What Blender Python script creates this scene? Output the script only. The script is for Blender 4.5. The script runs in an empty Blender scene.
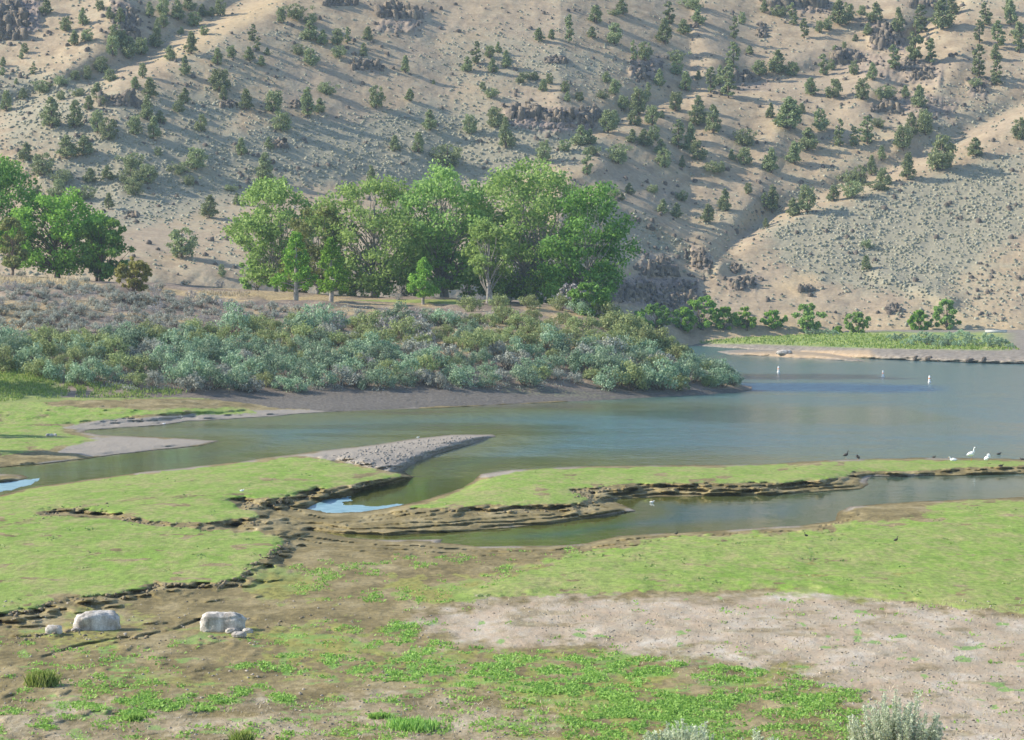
import bpy, math, random
import numpy as np
R = np.random.RandomState
F = 2904.0; VH = 270.0; CH = 16.0          # focal length in pixels, horizon row, eye height in metres
scene = bpy.context.scene
COL = scene.collection

# ------------------------------------------------------------------ helpers
def P(u, v, z=0.0):
    """world point on the sight line through (u, v) at height z"""
    Y = F * (CH - z) / (v - VH)
    return np.array([(u - 512) * Y / F, Y, z])

def _h(ix, iy, s):
    n = (ix.astype(np.int64) * 374761393 + iy.astype(np.int64) * 668265263 + s * 974634777) & 0xffffffff
    n = ((n ^ (n >> 13)) * 1274126177) & 0xffffffff
    n = (n ^ (n >> 16)) & 0xffffffff
    return n / 4294967295.0
def vn(x, y, s=0):
    x = np.asarray(x, float); y = np.asarray(y, float)
    ix = np.floor(x); iy = np.floor(y); fx = x - ix; fy = y - iy
    fx = fx * fx * (3 - 2 * fx); fy = fy * fy * (3 - 2 * fy)
    a = _h(ix, iy, s); b = _h(ix + 1, iy, s); c = _h(ix, iy + 1, s); d = _h(ix + 1, iy + 1, s)
    return (a + (b - a) * fx) + ((c + (d - c) * fx) - (a + (b - a) * fx)) * fy
def fbm(x, y, o=4, s=0, g=0.5):
    t = 0; a = 1; n = 0
    for i in range(o):
        t = t + a * (vn(x, y, s + i * 17) * 2 - 1); n += a; a *= g
        x = x * 2.03 + 5.1; y = y * 2.03 - 3.7
    return t / n
def ss(x, a=0.0, b=1.0):
    t = np.clip((x - a) / (b - a), 0, 1); return t * t * (3 - 2 * t)

AX = 0.25
def seg_dist(U, V, pts, ax=AX, closed=False):
    d = np.full(np.shape(U), 1e9); n = len(pts)
    for i in range(n if closed else n - 1):
        x0, y0 = pts[i][0] * ax, pts[i][1]; x1, y1 = pts[(i + 1) % n][0] * ax, pts[(i + 1) % n][1]
        dx, dy = x1 - x0, y1 - y0; L = dx * dx + dy * dy + 1e-9
        t = np.clip(((U * ax - x0) * dx + (V - y0) * dy) / L, 0, 1)
        d = np.minimum(d, (U * ax - x0 - t * dx) ** 2 + (V - y0 - t * dy) ** 2)
    return np.sqrt(d)
def sdf(U, V, pts, ax=AX):
    """signed distance (positive inside) to a polygon; x counted at ax"""
    d = seg_dist(U, V, pts, ax, True)
    ins = np.zeros(np.shape(U), bool); n = len(pts)
    for i in range(n):
        x0, y0 = pts[i]; x1, y1 = pts[(i + 1) % n]
        if y0 == y1: continue
        c = ((y0 > V) != (y1 > V)) & (U < (x1 - x0) * (V - y0) / (y1 - y0) + x0)
        ins ^= c
    return np.where(ins, d, -d)

def mesh_np(name, V, Fq, mat, parent=None, attrs=None, smooth=False, mats=None, mid=None):
    me = bpy.data.meshes.new(name)
    V = np.asarray(V, np.float32).reshape(-1, 3); Fq = np.asarray(Fq, np.int32)
    k = Fq.shape[1]; n = len(Fq)
    me.vertices.add(len(V)); me.vertices.foreach_set('co', V.ravel())
    me.loops.add(n * k); me.loops.foreach_set('vertex_index', Fq.ravel())
    me.polygons.add(n); me.polygons.foreach_set('loop_start', np.arange(n, dtype=np.int32) * k)
    me.polygons.foreach_set('loop_total', np.full(n, k, np.int32))
    if smooth: me.polygons.foreach_set('use_smooth', np.ones(n, bool))
    me.update(calc_edges=True)
    for a, val in (attrs or {}).items():
        at = me.attributes.new(a, 'FLOAT', 'POINT'); at.data.foreach_set('value', np.asarray(val, np.float32).ravel())
    for m in (mats or [mat]): me.materials.append(m)
    if mid is not None: me.polygons.foreach_set('material_index', np.asarray(mid, np.int32))
    o = bpy.data.objects.new(name, me); COL.objects.link(o)
    if parent is not None: o.parent = parent
    return o
def tag(o, label=None, cat=None, group=None, kind=None):
    if label: o['label'] = label
    if cat: o['category'] = cat
    if group: o['group'] = group
    if kind: o['kind'] = kind
    return o
def empty(name, loc, rz=0.0, sc=1.0):
    o = bpy.data.objects.new(name, None); COL.objects.link(o)
    o.empty_display_size = 0.3; o.location = [float(c) for c in loc]; o.rotation_euler = (0, 0, rz)
    o.scale = sc if hasattr(sc, '__len__') else (sc, sc, sc)
    return o
def copy_tree(root, loc, rz, sc):
    r = root.copy(); COL.objects.link(r)
    for k in ('label', 'group'):
        if k in r: del r[k]
    r.location = [float(c) for c in loc]; r.rotation_euler = (0, 0, rz)
    r.scale = sc if hasattr(sc, '__len__') else (sc, sc, sc)
    for ch in KIDS.get(root.name, []):
        c = ch.copy(); COL.objects.link(c); c.parent = r
    return r
KIDS = {}
def grid_faces(nr, nc):
    i = np.arange(nr - 1)[:, None] * nc + np.arange(nc - 1)[None, :]; i = i.ravel()
    return np.stack([i, i + 1, i + nc + 1, i + nc], 1)

class MB:                                        # collects quads; triangles are stored as degenerate-free quads via fans
    def __init__(s): s.v = []; s.f = []; s.n = 0
    def add(s, V, Fq):
        V = np.asarray(V, float).reshape(-1, 3); s.v.append(V); s.f.append(np.asarray(Fq, int) + s.n); s.n += len(V)
    def tube(s, pts, rad, k=6, cap=True):
        pts = np.asarray(pts, float); n = len(pts); rings = []
        for i in range(n):
            d = pts[min(i + 1, n - 1)] - pts[max(i - 1, 0)]; d = d / (np.linalg.norm(d) + 1e-9)
            a = np.array([1., 0, 0]) if abs(d[0]) < .8 else np.array([0, 1., 0])
            x = np.cross(d, a); x /= np.linalg.norm(x); y = np.cross(d, x)
            r = rad[i]; rx, ry = (r if hasattr(r, '__len__') else (r, r))
            t = np.arange(k) * 2 * math.pi / k
            rings.append(pts[i] + rx * np.cos(t)[:, None] * x + ry * np.sin(t)[:, None] * y)
        V = np.concatenate(rings); f = []
        for i in range(n - 1):
            for j in range(k):
                a = i * k + j; b = i * k + (j + 1) % k; f.append((a, b, b + k, a + k))
        if cap and k == 6:
            for o in (0, (n - 1) * k): f.append((o, o + 1, o + 2, o + 3)); f.append((o, o + 3, o + 4, o + 5))
        if cap and k == 4: f.append((0, 1, 2, 3)); o = (n - 1) * k; f.append((o, o + 1, o + 2, o + 3))
        if cap and k == 8:
            for o in (0, (n - 1) * k): f += [(o, o + 1, o + 2, o + 3), (o, o + 3, o + 4, o + 7), (o + 4, o + 5, o + 6, o + 7)]
        s.add(V, f)
    def box(s, c, h, tap=1.0):
        x, y, z = c; a, b, d = h
        V = [(x + i * a * (tap if k > 0 else 1), y + j * b * (tap if k > 0 else 1), z + k * d) for k in (-1, 1) for j in (-1, 1) for i in (-1, 1)]
        s.add(V, [(0, 2, 3, 1), (4, 5, 7, 6), (0, 1, 5, 4), (2, 6, 7, 3), (0, 4, 6, 2), (1, 3, 7, 5)])
    def build(s, name, mat, parent=None, **k):
        return mesh_np(name, np.concatenate(s.v), np.concatenate(s.f), mat, parent, **k)

# ------------------------------------------------------------------ materials
def newmat(name):
    m = bpy.data.materials.new(name); m.use_nodes = True; nt = m.node_tree
    b = nt.nodes['Principled BSDF']; b.inputs['Specular IOR Level'].default_value = 0.2
    b.inputs['Roughness'].default_value = 0.9
    return m, nt, b
def nd(nt, t, **k):
    n = nt.nodes.new(t)
    for a, b in k.items():
        if a.startswith('_'): setattr(n, a[1:], b)
        else: n.inputs[a.replace('0', ' ') if a not in n.inputs else a].default_value = b
    return n
def noise(nt, scale, detail=4, vec=None, rough=0.55, dist=0.0):
    n = nt.nodes.new('ShaderNodeTexNoise'); n.inputs['Scale'].default_value = scale
    n.inputs['Detail'].default_value = detail; n.inputs['Roughness'].default_value = rough; n.inputs['Distortion'].default_value = dist
    if vec: nt.links.new(vec, n.inputs['Vector'])
    return n.outputs['Fac']
def ramp(nt, fac, stops):
    n = nt.nodes.new('ShaderNodeValToRGB'); e = n.color_ramp.elements
    while len(e) < len(stops): e.new(0.5)
    for i, (p, c) in enumerate(stops):
        e[i].position = p; e[i].color = (*c, 1) if hasattr(c, '__len__') else (c, c, c, 1)
    nt.links.new(fac, n.inputs['Fac']); return n.outputs['Color']
def mixc(nt, fac, a, b, mode='MIX'):
    n = nt.nodes.new('ShaderNodeMix'); n.data_type = 'RGBA'; n.blend_type = mode
    for k, v in ((0, fac), (6, a), (7, b)):
        if hasattr(v, 'is_linked') or hasattr(v, 'node'): nt.links.new(v, n.inputs[k])
        elif k == 0: n.inputs[k].default_value = v
        else: n.inputs[k].default_value = (*v, 1)
    return n.outputs[2]
def math_(nt, op, a, b=0.0, clamp=False):
    n = nt.nodes.new('ShaderNodeMath'); n.operation = op; n.use_clamp = clamp
    for i, v in enumerate((a, b)):
        if hasattr(v, 'node'): nt.links.new(v, n.inputs[i])
        else: n.inputs[i].default_value = v
    return n.outputs[0]
def attr(nt, name):
    n = nt.nodes.new('ShaderNodeAttribute'); n.attribute_name = name; return n.outputs['Fac']
def wpos(nt, sx=1, sy=1, sz=1):
    g = nt.nodes.new('ShaderNodeNewGeometry'); m = nt.nodes.new('ShaderNodeMapping')
    m.inputs['Scale'].default_value = (sx, sy, sz); nt.links.new(g.outputs['Position'], m.inputs['Vector'])
    return m.outputs['Vector']
def bump(nt, b, h, strength, dist):
    n = nt.nodes.new('ShaderNodeBump'); n.inputs['Strength'].default_value = strength; n.inputs['Distance'].default_value = dist
    nt.links.new(h, n.inputs['Height']); nt.links.new(n.outputs['Normal'], b.inputs['Normal'])

def foliage(name, c0, c1, c2, transl=0.35, objvar=0.25, fill=None):
    """leaf material: tone varies by leaf, and a little by plant"""
    m, nt, b = newmat(name)
    g = nt.nodes.new('ShaderNodeNewGeometry')
    c = ramp(nt, g.outputs['Random Per Island'], [(0.0, c0), (0.5, c1), (1.0, c2)])
    oi = nt.nodes.new('ShaderNodeObjectInfo')
    hs = nt.nodes.new('ShaderNodeHueSaturation')
    nt.links.new(math_(nt, 'ADD', math_(nt, 'MULTIPLY', oi.outputs['Random'], objvar * 2), 1 - objvar), hs.inputs['Value'])
    nt.links.new(math_(nt, 'ADD', math_(nt, 'MULTIPLY', oi.outputs['Random'], 0.02), 0.485), hs.inputs['Hue'])
    nt.links.new(c, hs.inputs['Color'])
    nt.links.new(hs.outputs['Color'], b.inputs['Base Color'])
    b.inputs['Roughness'].default_value = 0.65
    t = nt.nodes.new('ShaderNodeBsdfTranslucent'); nt.links.new(hs.outputs['Color'], t.inputs['Color'])
    mx = nt.nodes.new('ShaderNodeMixShader'); mx.inputs[0].default_value = transl
    nt.links.new(b.outputs[0], mx.inputs[1]); nt.links.new(t.outputs[0], mx.inputs[2])
    nt.links.new(mx.outputs[0], nt.nodes['Material Output'].inputs['Surface'])
    return m
def plain(name, c0, c1, scale=3.0, rough=0.9, bs=0.4, bd=0.05, obj=False):
    m, nt, b = newmat(name)
    vec = None
    if obj:
        tc = nt.nodes.new('ShaderNodeTexCoord'); vec = tc.outputs['Object']
    else: vec = wpos(nt)
    n = noise(nt, scale, 6, vec)
    nt.links.new(ramp(nt, n, [(0.32, c0), (0.68, c1)]), b.inputs['Base Color'])
    b.inputs['Roughness'].default_value = rough
    bump(nt, b, n, bs, bd)
    return m

M = {}
M['cotton'] = foliage('cottonwood_leaves', (.17, .29, .07), (.28, .44, .115), (.42, .57, .20), .5, .10)
M['dark_leaf'] = foliage('dark_green_leaves', (.10, .20, .04), (.17, .32, .06), (.26, .43, .10), .4, .08)
M['bright_leaf'] = foliage('bright_green_leaves', (.14, .28, .04), (.23, .42, .065), (.34, .53, .11), .42, .10)
M['olive_leaf'] = foliage('olive_leaves', (.14, .17, .05), (.22, .25, .08), (.31, .32, .12), .4, .1)
M['yellow_leaf'] = foliage('yellow_green_leaves', (.22, .23, .05), (.33, .33, .08), (.40, .38, .12), .4, .1)
M['pine'] = foliage('pine_needles', (.10, .22, .02), (.17, .33, .035), (.27, .45, .06), .25, .12)
M['juniper'] = foliage('juniper_scales', (.16, .205, .095), (.25, .305, .14), (.36, .41, .205), .3, .2)
M['willow'] = foliage('willow_leaves', (.14, .235, .14), (.26, .37, .22), (.44, .55, .37), .35, .30)
M['willow_olive'] = foliage('olive_willow_leaves', (.20, .26, .10), (.31, .37, .15), (.42, .47, .22), .35, .15)
M['sage'] = foliage('sagebrush_leaves', (.25, .265, .215), (.36, .375, .305), (.48, .49, .41), .2, .14)
M['sage_near'] = foliage('near_sagebrush_leaves', (.44, .52, .34), (.58, .66, .46), (.70, .76, .58), .4, .06)
M['twigs'] = foliage('grey_twigs', (.26, .24, .23), (.34, .32, .31), (.42, .40, .38), .1, .1)
M['weed'] = foliage('weed_leaves', (.17, .34, .06), (.27, .48, .10), (.38, .60, .16), .4, .05)
M['reed'] = foliage('reed_blades', (.16, .26, .05), (.26, .37, .08), (.40, .45, .15), .4, .1)
M['turf_tuft'] = foliage('turf_tufts', (.17, .25, .06), (.24, .34, .10), (.36, .40, .17), .3, .05)
M['drygrass'] = foliage('dry_grass', (.36, .31, .2), (.48, .42, .28), (.58, .52, .36), .3, .05)
M['bark'] = plain('grey_bark', (.20, .18, .155), (.42, .385, .34), 3, .9, .5, .05)
M['brown_bark'] = plain('brown_bark', (.09, .065, .045), (.2, .15, .11), 3)

def rock_mat(name, c0, c1, c2, scale=.9, bs=1.0, bd=.3):
    m, nt, b = newmat(name)
    v = wpos(nt, 1, 1, .35); n = noise(nt, scale, 6, v); n2 = noise(nt, scale * 6, 4, wpos(nt))
    c = ramp(nt, n, [(0.3, c0), (0.5, c1), (0.68, c2)])
    c = mixc(nt, 0.5, c, ramp(nt, n2, [(0.3, .35), (.7, 1.0)]), 'MULTIPLY')
    nt.links.new(c, b.inputs['Base Color']); bump(nt, b, n2, bs, bd)
    return m
M['basalt'] = rock_mat('basalt_rock', (.13, .115, .095), (.23, .195, .155), (.42, .34, .235))
M['scree'] = rock_mat('scree_rock', (.14, .12, .10), (.22, .185, .15), (.32, .265, .21), 2)
M['boulder'] = rock_mat('pale_boulder_rock', (.30, .26, .21), (.56, .52, .46), (.80, .76, .70), 2.6, .6, .07)

# ------------------------------------------------------------------ near flats: ground sheet
W1 = [(-130, 471), (0, 467.5), (40, 464), (90, 458.5), (150, 451), (200, 446), (222, 440.5), (180, 438.5), (140, 436.5), (100, 435), (82, 432), (88, 430), (107, 429), (165, 425), (185, 421.5), (256, 417.5), (271, 416.5), (288, 415), (356, 410.5), (416, 409), (476, 406.5), (512, 404.5), (587, 401), (629, 399), (660, 397), (687, 396), (750, 391), (749, 380), (735, 300), (1700, 300), (1700, 456), (1024, 459), (918, 457.5), (843, 459.5), (768, 464), (587, 466), (512, 469.5), (480, 474), (476, 478), (463, 488), (440, 495), (428, 499), (396, 506), (360, 512), (330, 513), (306, 508), (325, 500), (345, 496), (356, 492), (376, 487), (406, 480), (416, 477), (401, 471), (418, 461), (451, 449.5), (481, 441.5), (498, 436.5), (493, 434), (451, 434.5), (406, 440), (356, 447), (293, 454), (256, 459.5), (200, 466), (150, 471), (107, 477), (82, 480.5), (38, 486), (25, 489), (0, 496), (-130, 510)]
W2 = [(1700, 468), (1024, 474), (943, 476), (873, 477), (868, 481), (870, 485), (863, 489), (818, 492), (768, 495), (662, 497), (612, 500), (637, 511), (600, 517), (560, 523), (512, 527.5), (470, 531), (431, 533), (388, 535.5), (343, 534), (310, 530), (343, 537), (388, 540), (446, 538.5), (440, 542.5), (480, 546), (549, 546), (587, 543), (620, 536), (652, 534), (697, 532), (724, 530), (768, 527), (805, 525), (835, 520), (838, 511), (850, 506.5), (918, 501), (1024, 497), (1700, 488)]
MUD1 = [(-40, 475), (0, 473.5), (22, 474), (29, 477.5), (18, 481), (0, 483), (-40, 485)]
G1 = [(-1500, 530), (-130, 513), (0, 499), (38, 489), (82, 482), (150, 473), (256, 462), (310, 457), (350, 464), (400, 473), (398, 477), (356, 484), (318, 490), (293, 496), (256, 500), (240, 497), (228, 501), (238, 508), (256, 512), (254, 517), (225, 520), (175, 522), (150, 520.5), (118, 513), (60, 508), (30, 514), (118, 519), (150, 526), (200, 530), (256, 531), (285, 538), (280, 548), (262, 556), (250, 565), (240, 577), (215, 583), (162, 582), (140, 589), (112, 594), (50, 601), (38, 609), (0, 614), (-200, 630), (-1500, 700)]
G2 = [(410, 507), (434, 501), (456, 493), (476, 482), (500, 475), (530, 470.5), (587, 468), (768, 466), (843, 461.5), (918, 459.5), (1000, 461.5), (1700, 458), (1700, 464), (1000, 466), (920, 470), (853, 471), (843, 477), (800, 481.5), (768, 483.5), (700, 482), (637, 484), (570, 490), (592, 499), (575, 504), (512, 505), (430, 508)]
G4 = [(2600, 490), (1024, 500), (960, 502), (930, 506), (940, 512), (905, 519), (850, 524), (830, 530), (768, 533), (700, 536), (650, 541), (600, 549), (560, 560), (512, 571), (470, 585), (440, 603), (500, 598), (560, 593), (700, 594), (768, 590), (830, 592), (900, 600), (960, 607), (1024, 616), (2600, 690)]
GL = [(-1500, 400), (0, 396), (60, 405), (150, 410), (240, 408), (250, 412), (170, 415), (110, 418), (80, 422), (60, 427), (75, 434), (95, 440), (60, 446), (30, 452), (0, 455), (-1500, 480)]
GRV = [(300, 455.5), (356, 446), (406, 439), (451, 433), (500, 433.5), (484, 441.5), (452, 450), (420, 461.5), (402, 472), (370, 469), (345, 463), (315, 458)]
DRY = [(425, 618), (470, 601), (520, 597), (700, 594), (860, 597), (1024, 614), (2600, 700), (2600, 900), (900, 900), (880, 735), (850, 690), (780, 668), (700, 657), (600, 648), (512, 646), (450, 636)]
DRY2 = [(-800, 720), (60, 700), (200, 697), (330, 690), (430, 690), (540, 705), (560, 730), (520, 800), (300, 900), (-800, 900)]
WEED = [(235, 668), (270, 655), (360, 650), (395, 622), (425, 626), (440, 642), (520, 652), (600, 652), (690, 662), (790, 674), (850, 690), (830, 705), (770, 712), (700, 722), (650, 745), (560, 760), (575, 722), (620, 705), (520, 692), (420, 684), (300, 676)]
WEED2 = [(90, 705), (180, 690), (260, 684), (300, 700), (220, 712), (120, 722)]

def near_z(U, V, full=True):
    Y0 = F * CH / (np.maximum(V, 372) - VH); X0 = (U - 512) * Y0 / F
    jit = fbm(U / 26, V / 7, 4, 3) * 2.2 + fbm(U / 7, V / 3.5, 3, 8) * 1.2
    dw = np.maximum(sdf(U, V, W1), sdf(U, V, W2))           # >0 in water
    dm = sdf(U, V, MUD1); dw = np.minimum(dw, -dm)
    dw = dw + fbm(U / 30, V / 6, 3, 5) * 0.7
    gt = {}
    for k, p, a in (('G1', G1, 1), ('G2', G2, 1), ('G4', G4, .4), ('GL', GL, .5)):
        gt[k] = sdf(U, V, p) + jit * a
    land = -dw
    z = 0.38 * (1 - np.exp(-np.maximum(land, 0) / 7.0)) - 0.5 * (1 - np.exp(-np.maximum(dw, 0) / 3.0))
    lm = ss(land, 0, 3)
    br = ss(fbm(U / 34, V / 9, 3, 15), -.2, .3) * 12
    z += lm * (0.44 - .14 * ss(V, 550, 590)) * ss(gt['G1'], -5 - br, 3.0)
    z += lm * (0.33 - .24 * ss(U, 815, 870)) * ss(gt['G2'], -6 - br, 3.0)
    z += lm * 0.18 * ss(gt['G4'], -6, 12)
    z += lm * 0.35 * ss(sdf(U, V, GRV), -2, 6)
    # rise towards the foot of the bank
    z += ss(430 - V, 0, 32) * 1.0 * ss(land, 1, 10) * ss(300 - U, 0, 150)
    # ledges left by the falling water, on bare mud
    bare = lm * (1 - ss(gt['G1'], -2, 2)) * (1 - ss(gt['G2'], -2, 2))
    near_w = np.exp(-np.maximum(land, 0) / 14)
    st = land + fbm(U / 60, V / 5, 3, 9) * 3
    z += bare * near_w * 0.08 * (.15 + .85 * ss(V, 450, 490)) * (1 - .7 * ss(U, 830, 880)) * (ss(np.mod(st, 4.2), 1.6, 2.6) * 1.2 - .6)
    # small relief
    z += lm * (0.035 + bare * 0.05) * fbm(X0 / 2.2, Y0 / 4.5, 4, 11)
    clod = np.maximum(fbm(X0 / 0.9, Y0 / 2.2, 3, 21) - 0.12, 0)
    rim = np.exp(-(np.minimum(np.abs(gt['G1']), np.abs(gt['G2'])) / 5.0) ** 2)
    low = ss(V, 560, 600) * ss(330 - U, 0, 140)
    z += bare * clod * (0.28 * rim + 0.10 * low + .05)
    z += lm * ss(V, 560, 640) * 0.04 * fbm(X0 / 1.1, Y0 / 1.6, 3, 31)
    # cracks and runnels in the lower left flat
    if full:
        for pl, dpt in (([(45, 657), (62, 652), (75, 647), (95, 643), (115, 640), (145, 636), (175, 630), (200, 620)], .10), ([(10, 628), (45, 627), (60, 630)], .10)):
            dd = seg_dist(U, V, pl, .5) + fbm(U / 8, V / 4, 2, 41) * .8
            z -= dpt * np.exp(-(dd / 1.5) ** 2)
    return z, land, gt, jit, X0, Y0

us = np.concatenate([np.linspace(-2200, -240, 60)[:-1], np.arange(-240, 1265, 1.35), np.linspace(1265, 3200, 60)[1:]])
vs = np.arange(393.0, 752.0, 0.8)
U, V = np.meshgrid(us, vs)
Z, land, gt, jit, X0, Y0 = near_z(U, V)
Z -= ss(399 - V, 0, 6) * 1.5                       # tucks under the bank
Y = F * (CH - Z) / (V - VH); X = (U - 512) * Y / F
# knoll that carries the camera and the foreground sagebrush
kr = np.array([95., 90, 82, 74, 66, 58, 52, 48, 45, 43, 41.5, 40.5, 39.5, 38.5, 37, 35, 32, 28, 22, 14, 4, -10, -40])
kz = CH - kr * (752 - VH) / F - .25
kz = np.where(kr < 50, kz - .05, kz); kz = np.where(kr < 28, np.minimum(kz, 11.2 + (28 - kr) * .11), kz); kz[-3:] = 14.3
kX = (us[None, :] - 512) * np.maximum(kr[:, None], 24) / F; kY = np.repeat(kr[:, None], len(us), 1)
kZ = kz[:, None] + .12 * fbm(kX / 2, kY / 2, 3, 77)
kZ[0] = kZ[0] - .0
nr = len(vs) + len(kr)
allX = np.concatenate([X, kX]); allY = np.concatenate([Y, kY]); allZ = np.concatenate([Z, kZ])
UU = np.concatenate([U, np.repeat(us[None, :], len(kr), 0)]); VV = np.concatenate([V, np.full(kX.shape, 760.)])
def soft(p, w=2.5, a=1.0): return ss(sdf(UU, VV, p) + jj * a, -w, w)
jj = fbm(UU / 26, VV / 7, 4, 3) * 2.2 + fbm(UU / 7, VV / 3.5, 3, 8) * 1.2
big = fbm(UU / 90, VV / 22, 4, 51)
grass = np.maximum.reduce([soft(G1, 1.2), soft(G2, 1.5), soft(G4, 5, 2.6), soft(GL, 3, 1.2)])
# thin bare spots inside the turf
grass *= 1 - .75 * ss(fbm(UU / 30, VV / 5, 4, 61), .30, .5)
grass *= 1 - .55 * ss(seg_dist(UU, VV, [(0, 527), (60, 512), (105, 503), (160, 497), (240, 494)], .25) * -1 + 3 + jj, 0, 3)
gravel = np.maximum.reduce([soft(GRV, 3, 1), ss(2.4 - np.abs(np.concatenate([land, np.full(kX.shape, 99.)]) - 1), 0, 2) * (.22 + .4 * ss(fbm(UU / 50, VV / 9, 3, 55), 0, .4)),
    soft([(90, 437), (150, 438), (222, 440), (150, 450), (90, 456), (60, 452)], 2), soft([(60, 428), (110, 419), (190, 414), (256, 411), (420, 404), (420, 410), (256, 417), (165, 424), (90, 431)], 2),
    soft([(476, 478), (482, 472), (512, 469), (530, 471), (505, 476)], 2)])
dry = np.maximum(soft(DRY, 14, 6), .42 * soft(DRY2, 12, 6)) * (1 - .45 * ss(fbm(UU / 40, VV / 6, 4, 57), .15, .45))
weed = np.maximum(soft(WEED, 8, 5), soft(WEED2, 8, 4) * .7) * ss(fbm(UU / 22, VV / 7, 4, 71) * .6 + fbm(UU / 7, VV / 3, 3, 75) * .6, -.12, .25) * .8
weed = np.maximum(weed, ss(VV, 600, 640) * ss(fbm(UU / 26, VV / 6, 4, 72), .22, .42) * (1 - .75 * soft(DRY, 3, 1)) * (.55))
weed = np.maximum(weed, ss(fbm(UU / 20, VV / 6, 3, 73), .42, .56) * soft(DRY, 3, 1) * .7)
# olive moss in the lower left and the central flat
olive = ss(big + fbm(UU / 14, VV / 5, 3, 52) * .5, -.12, .45) * ss(VV, 545, 575) * (1 - dry) * (1 - .45 * ss(370 - UU, 0, 150))
wet = ss(1.6 - np.concatenate([land, np.full(kX.shape, 99.)]), 0, 1.4)

mg, nt, b = newmat('lakebed_ground')
v1 = wpos(nt, 1, .45, 1); v2 = wpos(nt)
n1 = noise(nt, .5, 6, v1); n2 = noise(nt, 3.2, 5, v1, .65); n3 = noise(nt, 11, 3, v2, .7); n4 = noise(nt, .12, 4, v1)
mud = ramp(nt, n1, [(.30, (.15, .12, .05)), (.5, (.25, .20, .09)), (.7, (.37, .305, .165))])
mud = mixc(nt, .6, mud, ramp(nt, n2, [(.3, .3), (.7, 1.25)]), 'MULTIPLY')
turf = ramp(nt, n1, [(.3, (.16, .26, .035)), (.5, (.20, .31, .05)), (.72, (.27, .335, .08))])
turf = mixc(nt, ramp(nt, n4, [(.42, 0.), (.7, .7)]), turf, (.285, .32, .10))
turf = mixc(nt, ramp(nt, noise(nt, .9, 5, wpos(nt, 1, .35, 1), .7), [(.46, 0.), (.64, .75)]), turf, (.33, .30, .13))
turf = mixc(nt, .7, turf, ramp(nt, n2, [(.3, .5), (.7, 1.3)]), 'MULTIPLY')
oliv = ramp(nt, n2, [(.3, (.13, .14, .035)), (.5, (.24, .225, .06)), (.7, (.31, .30, .09))])
oliv = mixc(nt, ramp(nt, n1, [(.45, 0.), (.62, .7)]), oliv, (.22, .29, .085))
dryc = ramp(nt, n1, [(.28, (.30, .235, .155)), (.5, (.42, .36, .265)), (.7, (.56, .51, .425))])
dryc = mixc(nt, .6, dryc, ramp(nt, n3, [(.3, .35), (.7, 1.35)]), 'MULTIPLY')
n5 = noise(nt, 1.6, 5, wpos(nt, 1, .3, 1), .7)
dryc = mixc(nt, ramp(nt, n5, [(.40, 0.), (.62, .75)]), dryc, (.42, .32, .22))
grv = ramp(nt, n3, [(.3, (.15, .13, .105)), (.5, (.29, .255, .21)), (.7, (.46, .42, .36))])
wdc = ramp(nt, n3, [(.3, (.10, .22, .04)), (.6, (.20, .38, .08))])
def edge(a, w, n=None):
    """attribute mask broken up by noise"""
    x = math_(nt, 'ADD', attr(nt, a), math_(nt, 'MULTIPLY', math_(nt, 'SUBTRACT', n2 if n is None else n, .5), w))
    return ramp(nt, x, [(.36, 0.), (.64, 1.)])
c = mixc(nt, edge('olive', .9), mud, oliv)
c = mixc(nt, ramp(nt, math_(nt, 'ADD', attr(nt, 'dry'), math_(nt, 'MULTIPLY', math_(nt, 'SUBTRACT', math_(nt, 'ADD', math_(nt, 'MULTIPLY', n1, .5), math_(nt, 'MULTIPLY', n2, .5)), .5), 1.5)), [(.2, 0.), (.85, 1.)]), c, dryc)
c = mixc(nt, edge('gravel', .5, n3), c, grv)
c = mixc(nt, edge('grass', .9), c, turf)
c = mixc(nt, math_(nt, 'MULTIPLY', edge('weed', 1.1, n3), .8), c, wdc)
c = mixc(nt, attr(nt, 'wet'), c, mixc(nt, 1.0, c, (.62, .60, .56), 'MULTIPLY'))
nt.links.new(c, b.inputs['Base Color'])
hh = math_(nt, 'ADD', math_(nt, 'MULTIPLY', n2, .7), math_(nt, 'MULTIPLY', n3, .5))
bump(nt, b, hh, .7, .12)
g = mesh_np('ground', np.stack([allX, allY, allZ], -1), grid_faces(nr, len(us))[:, ::-1], mg, smooth=True,
    attrs=dict(grass=grass, gravel=gravel, dry=dry, weed=weed, olive=olive, wet=wet))
tag(g, 'bare lakebed flats of green turf, mud and dry silt', kind='structure')

# wide base sheet under everything, to the horizon
mb_, nt, b = newmat('valley_floor')
nt.links.new(ramp(nt, noise(nt, .02, 6, wpos(nt)), [(.3, (.22, .17, .11)), (.7, (.30, .27, .17))]), b.inputs['Base Color'])
bx, by = np.meshgrid(np.linspace(-6000, 6000, 13), np.linspace(-4000, 12000, 17))
tag(mesh_np('terrain', np.stack([bx, by, np.full(bx.shape, -4.)], -1), grid_faces(17, 13), mb_), 'valley floor under the lake and flats', kind='structure')

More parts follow.
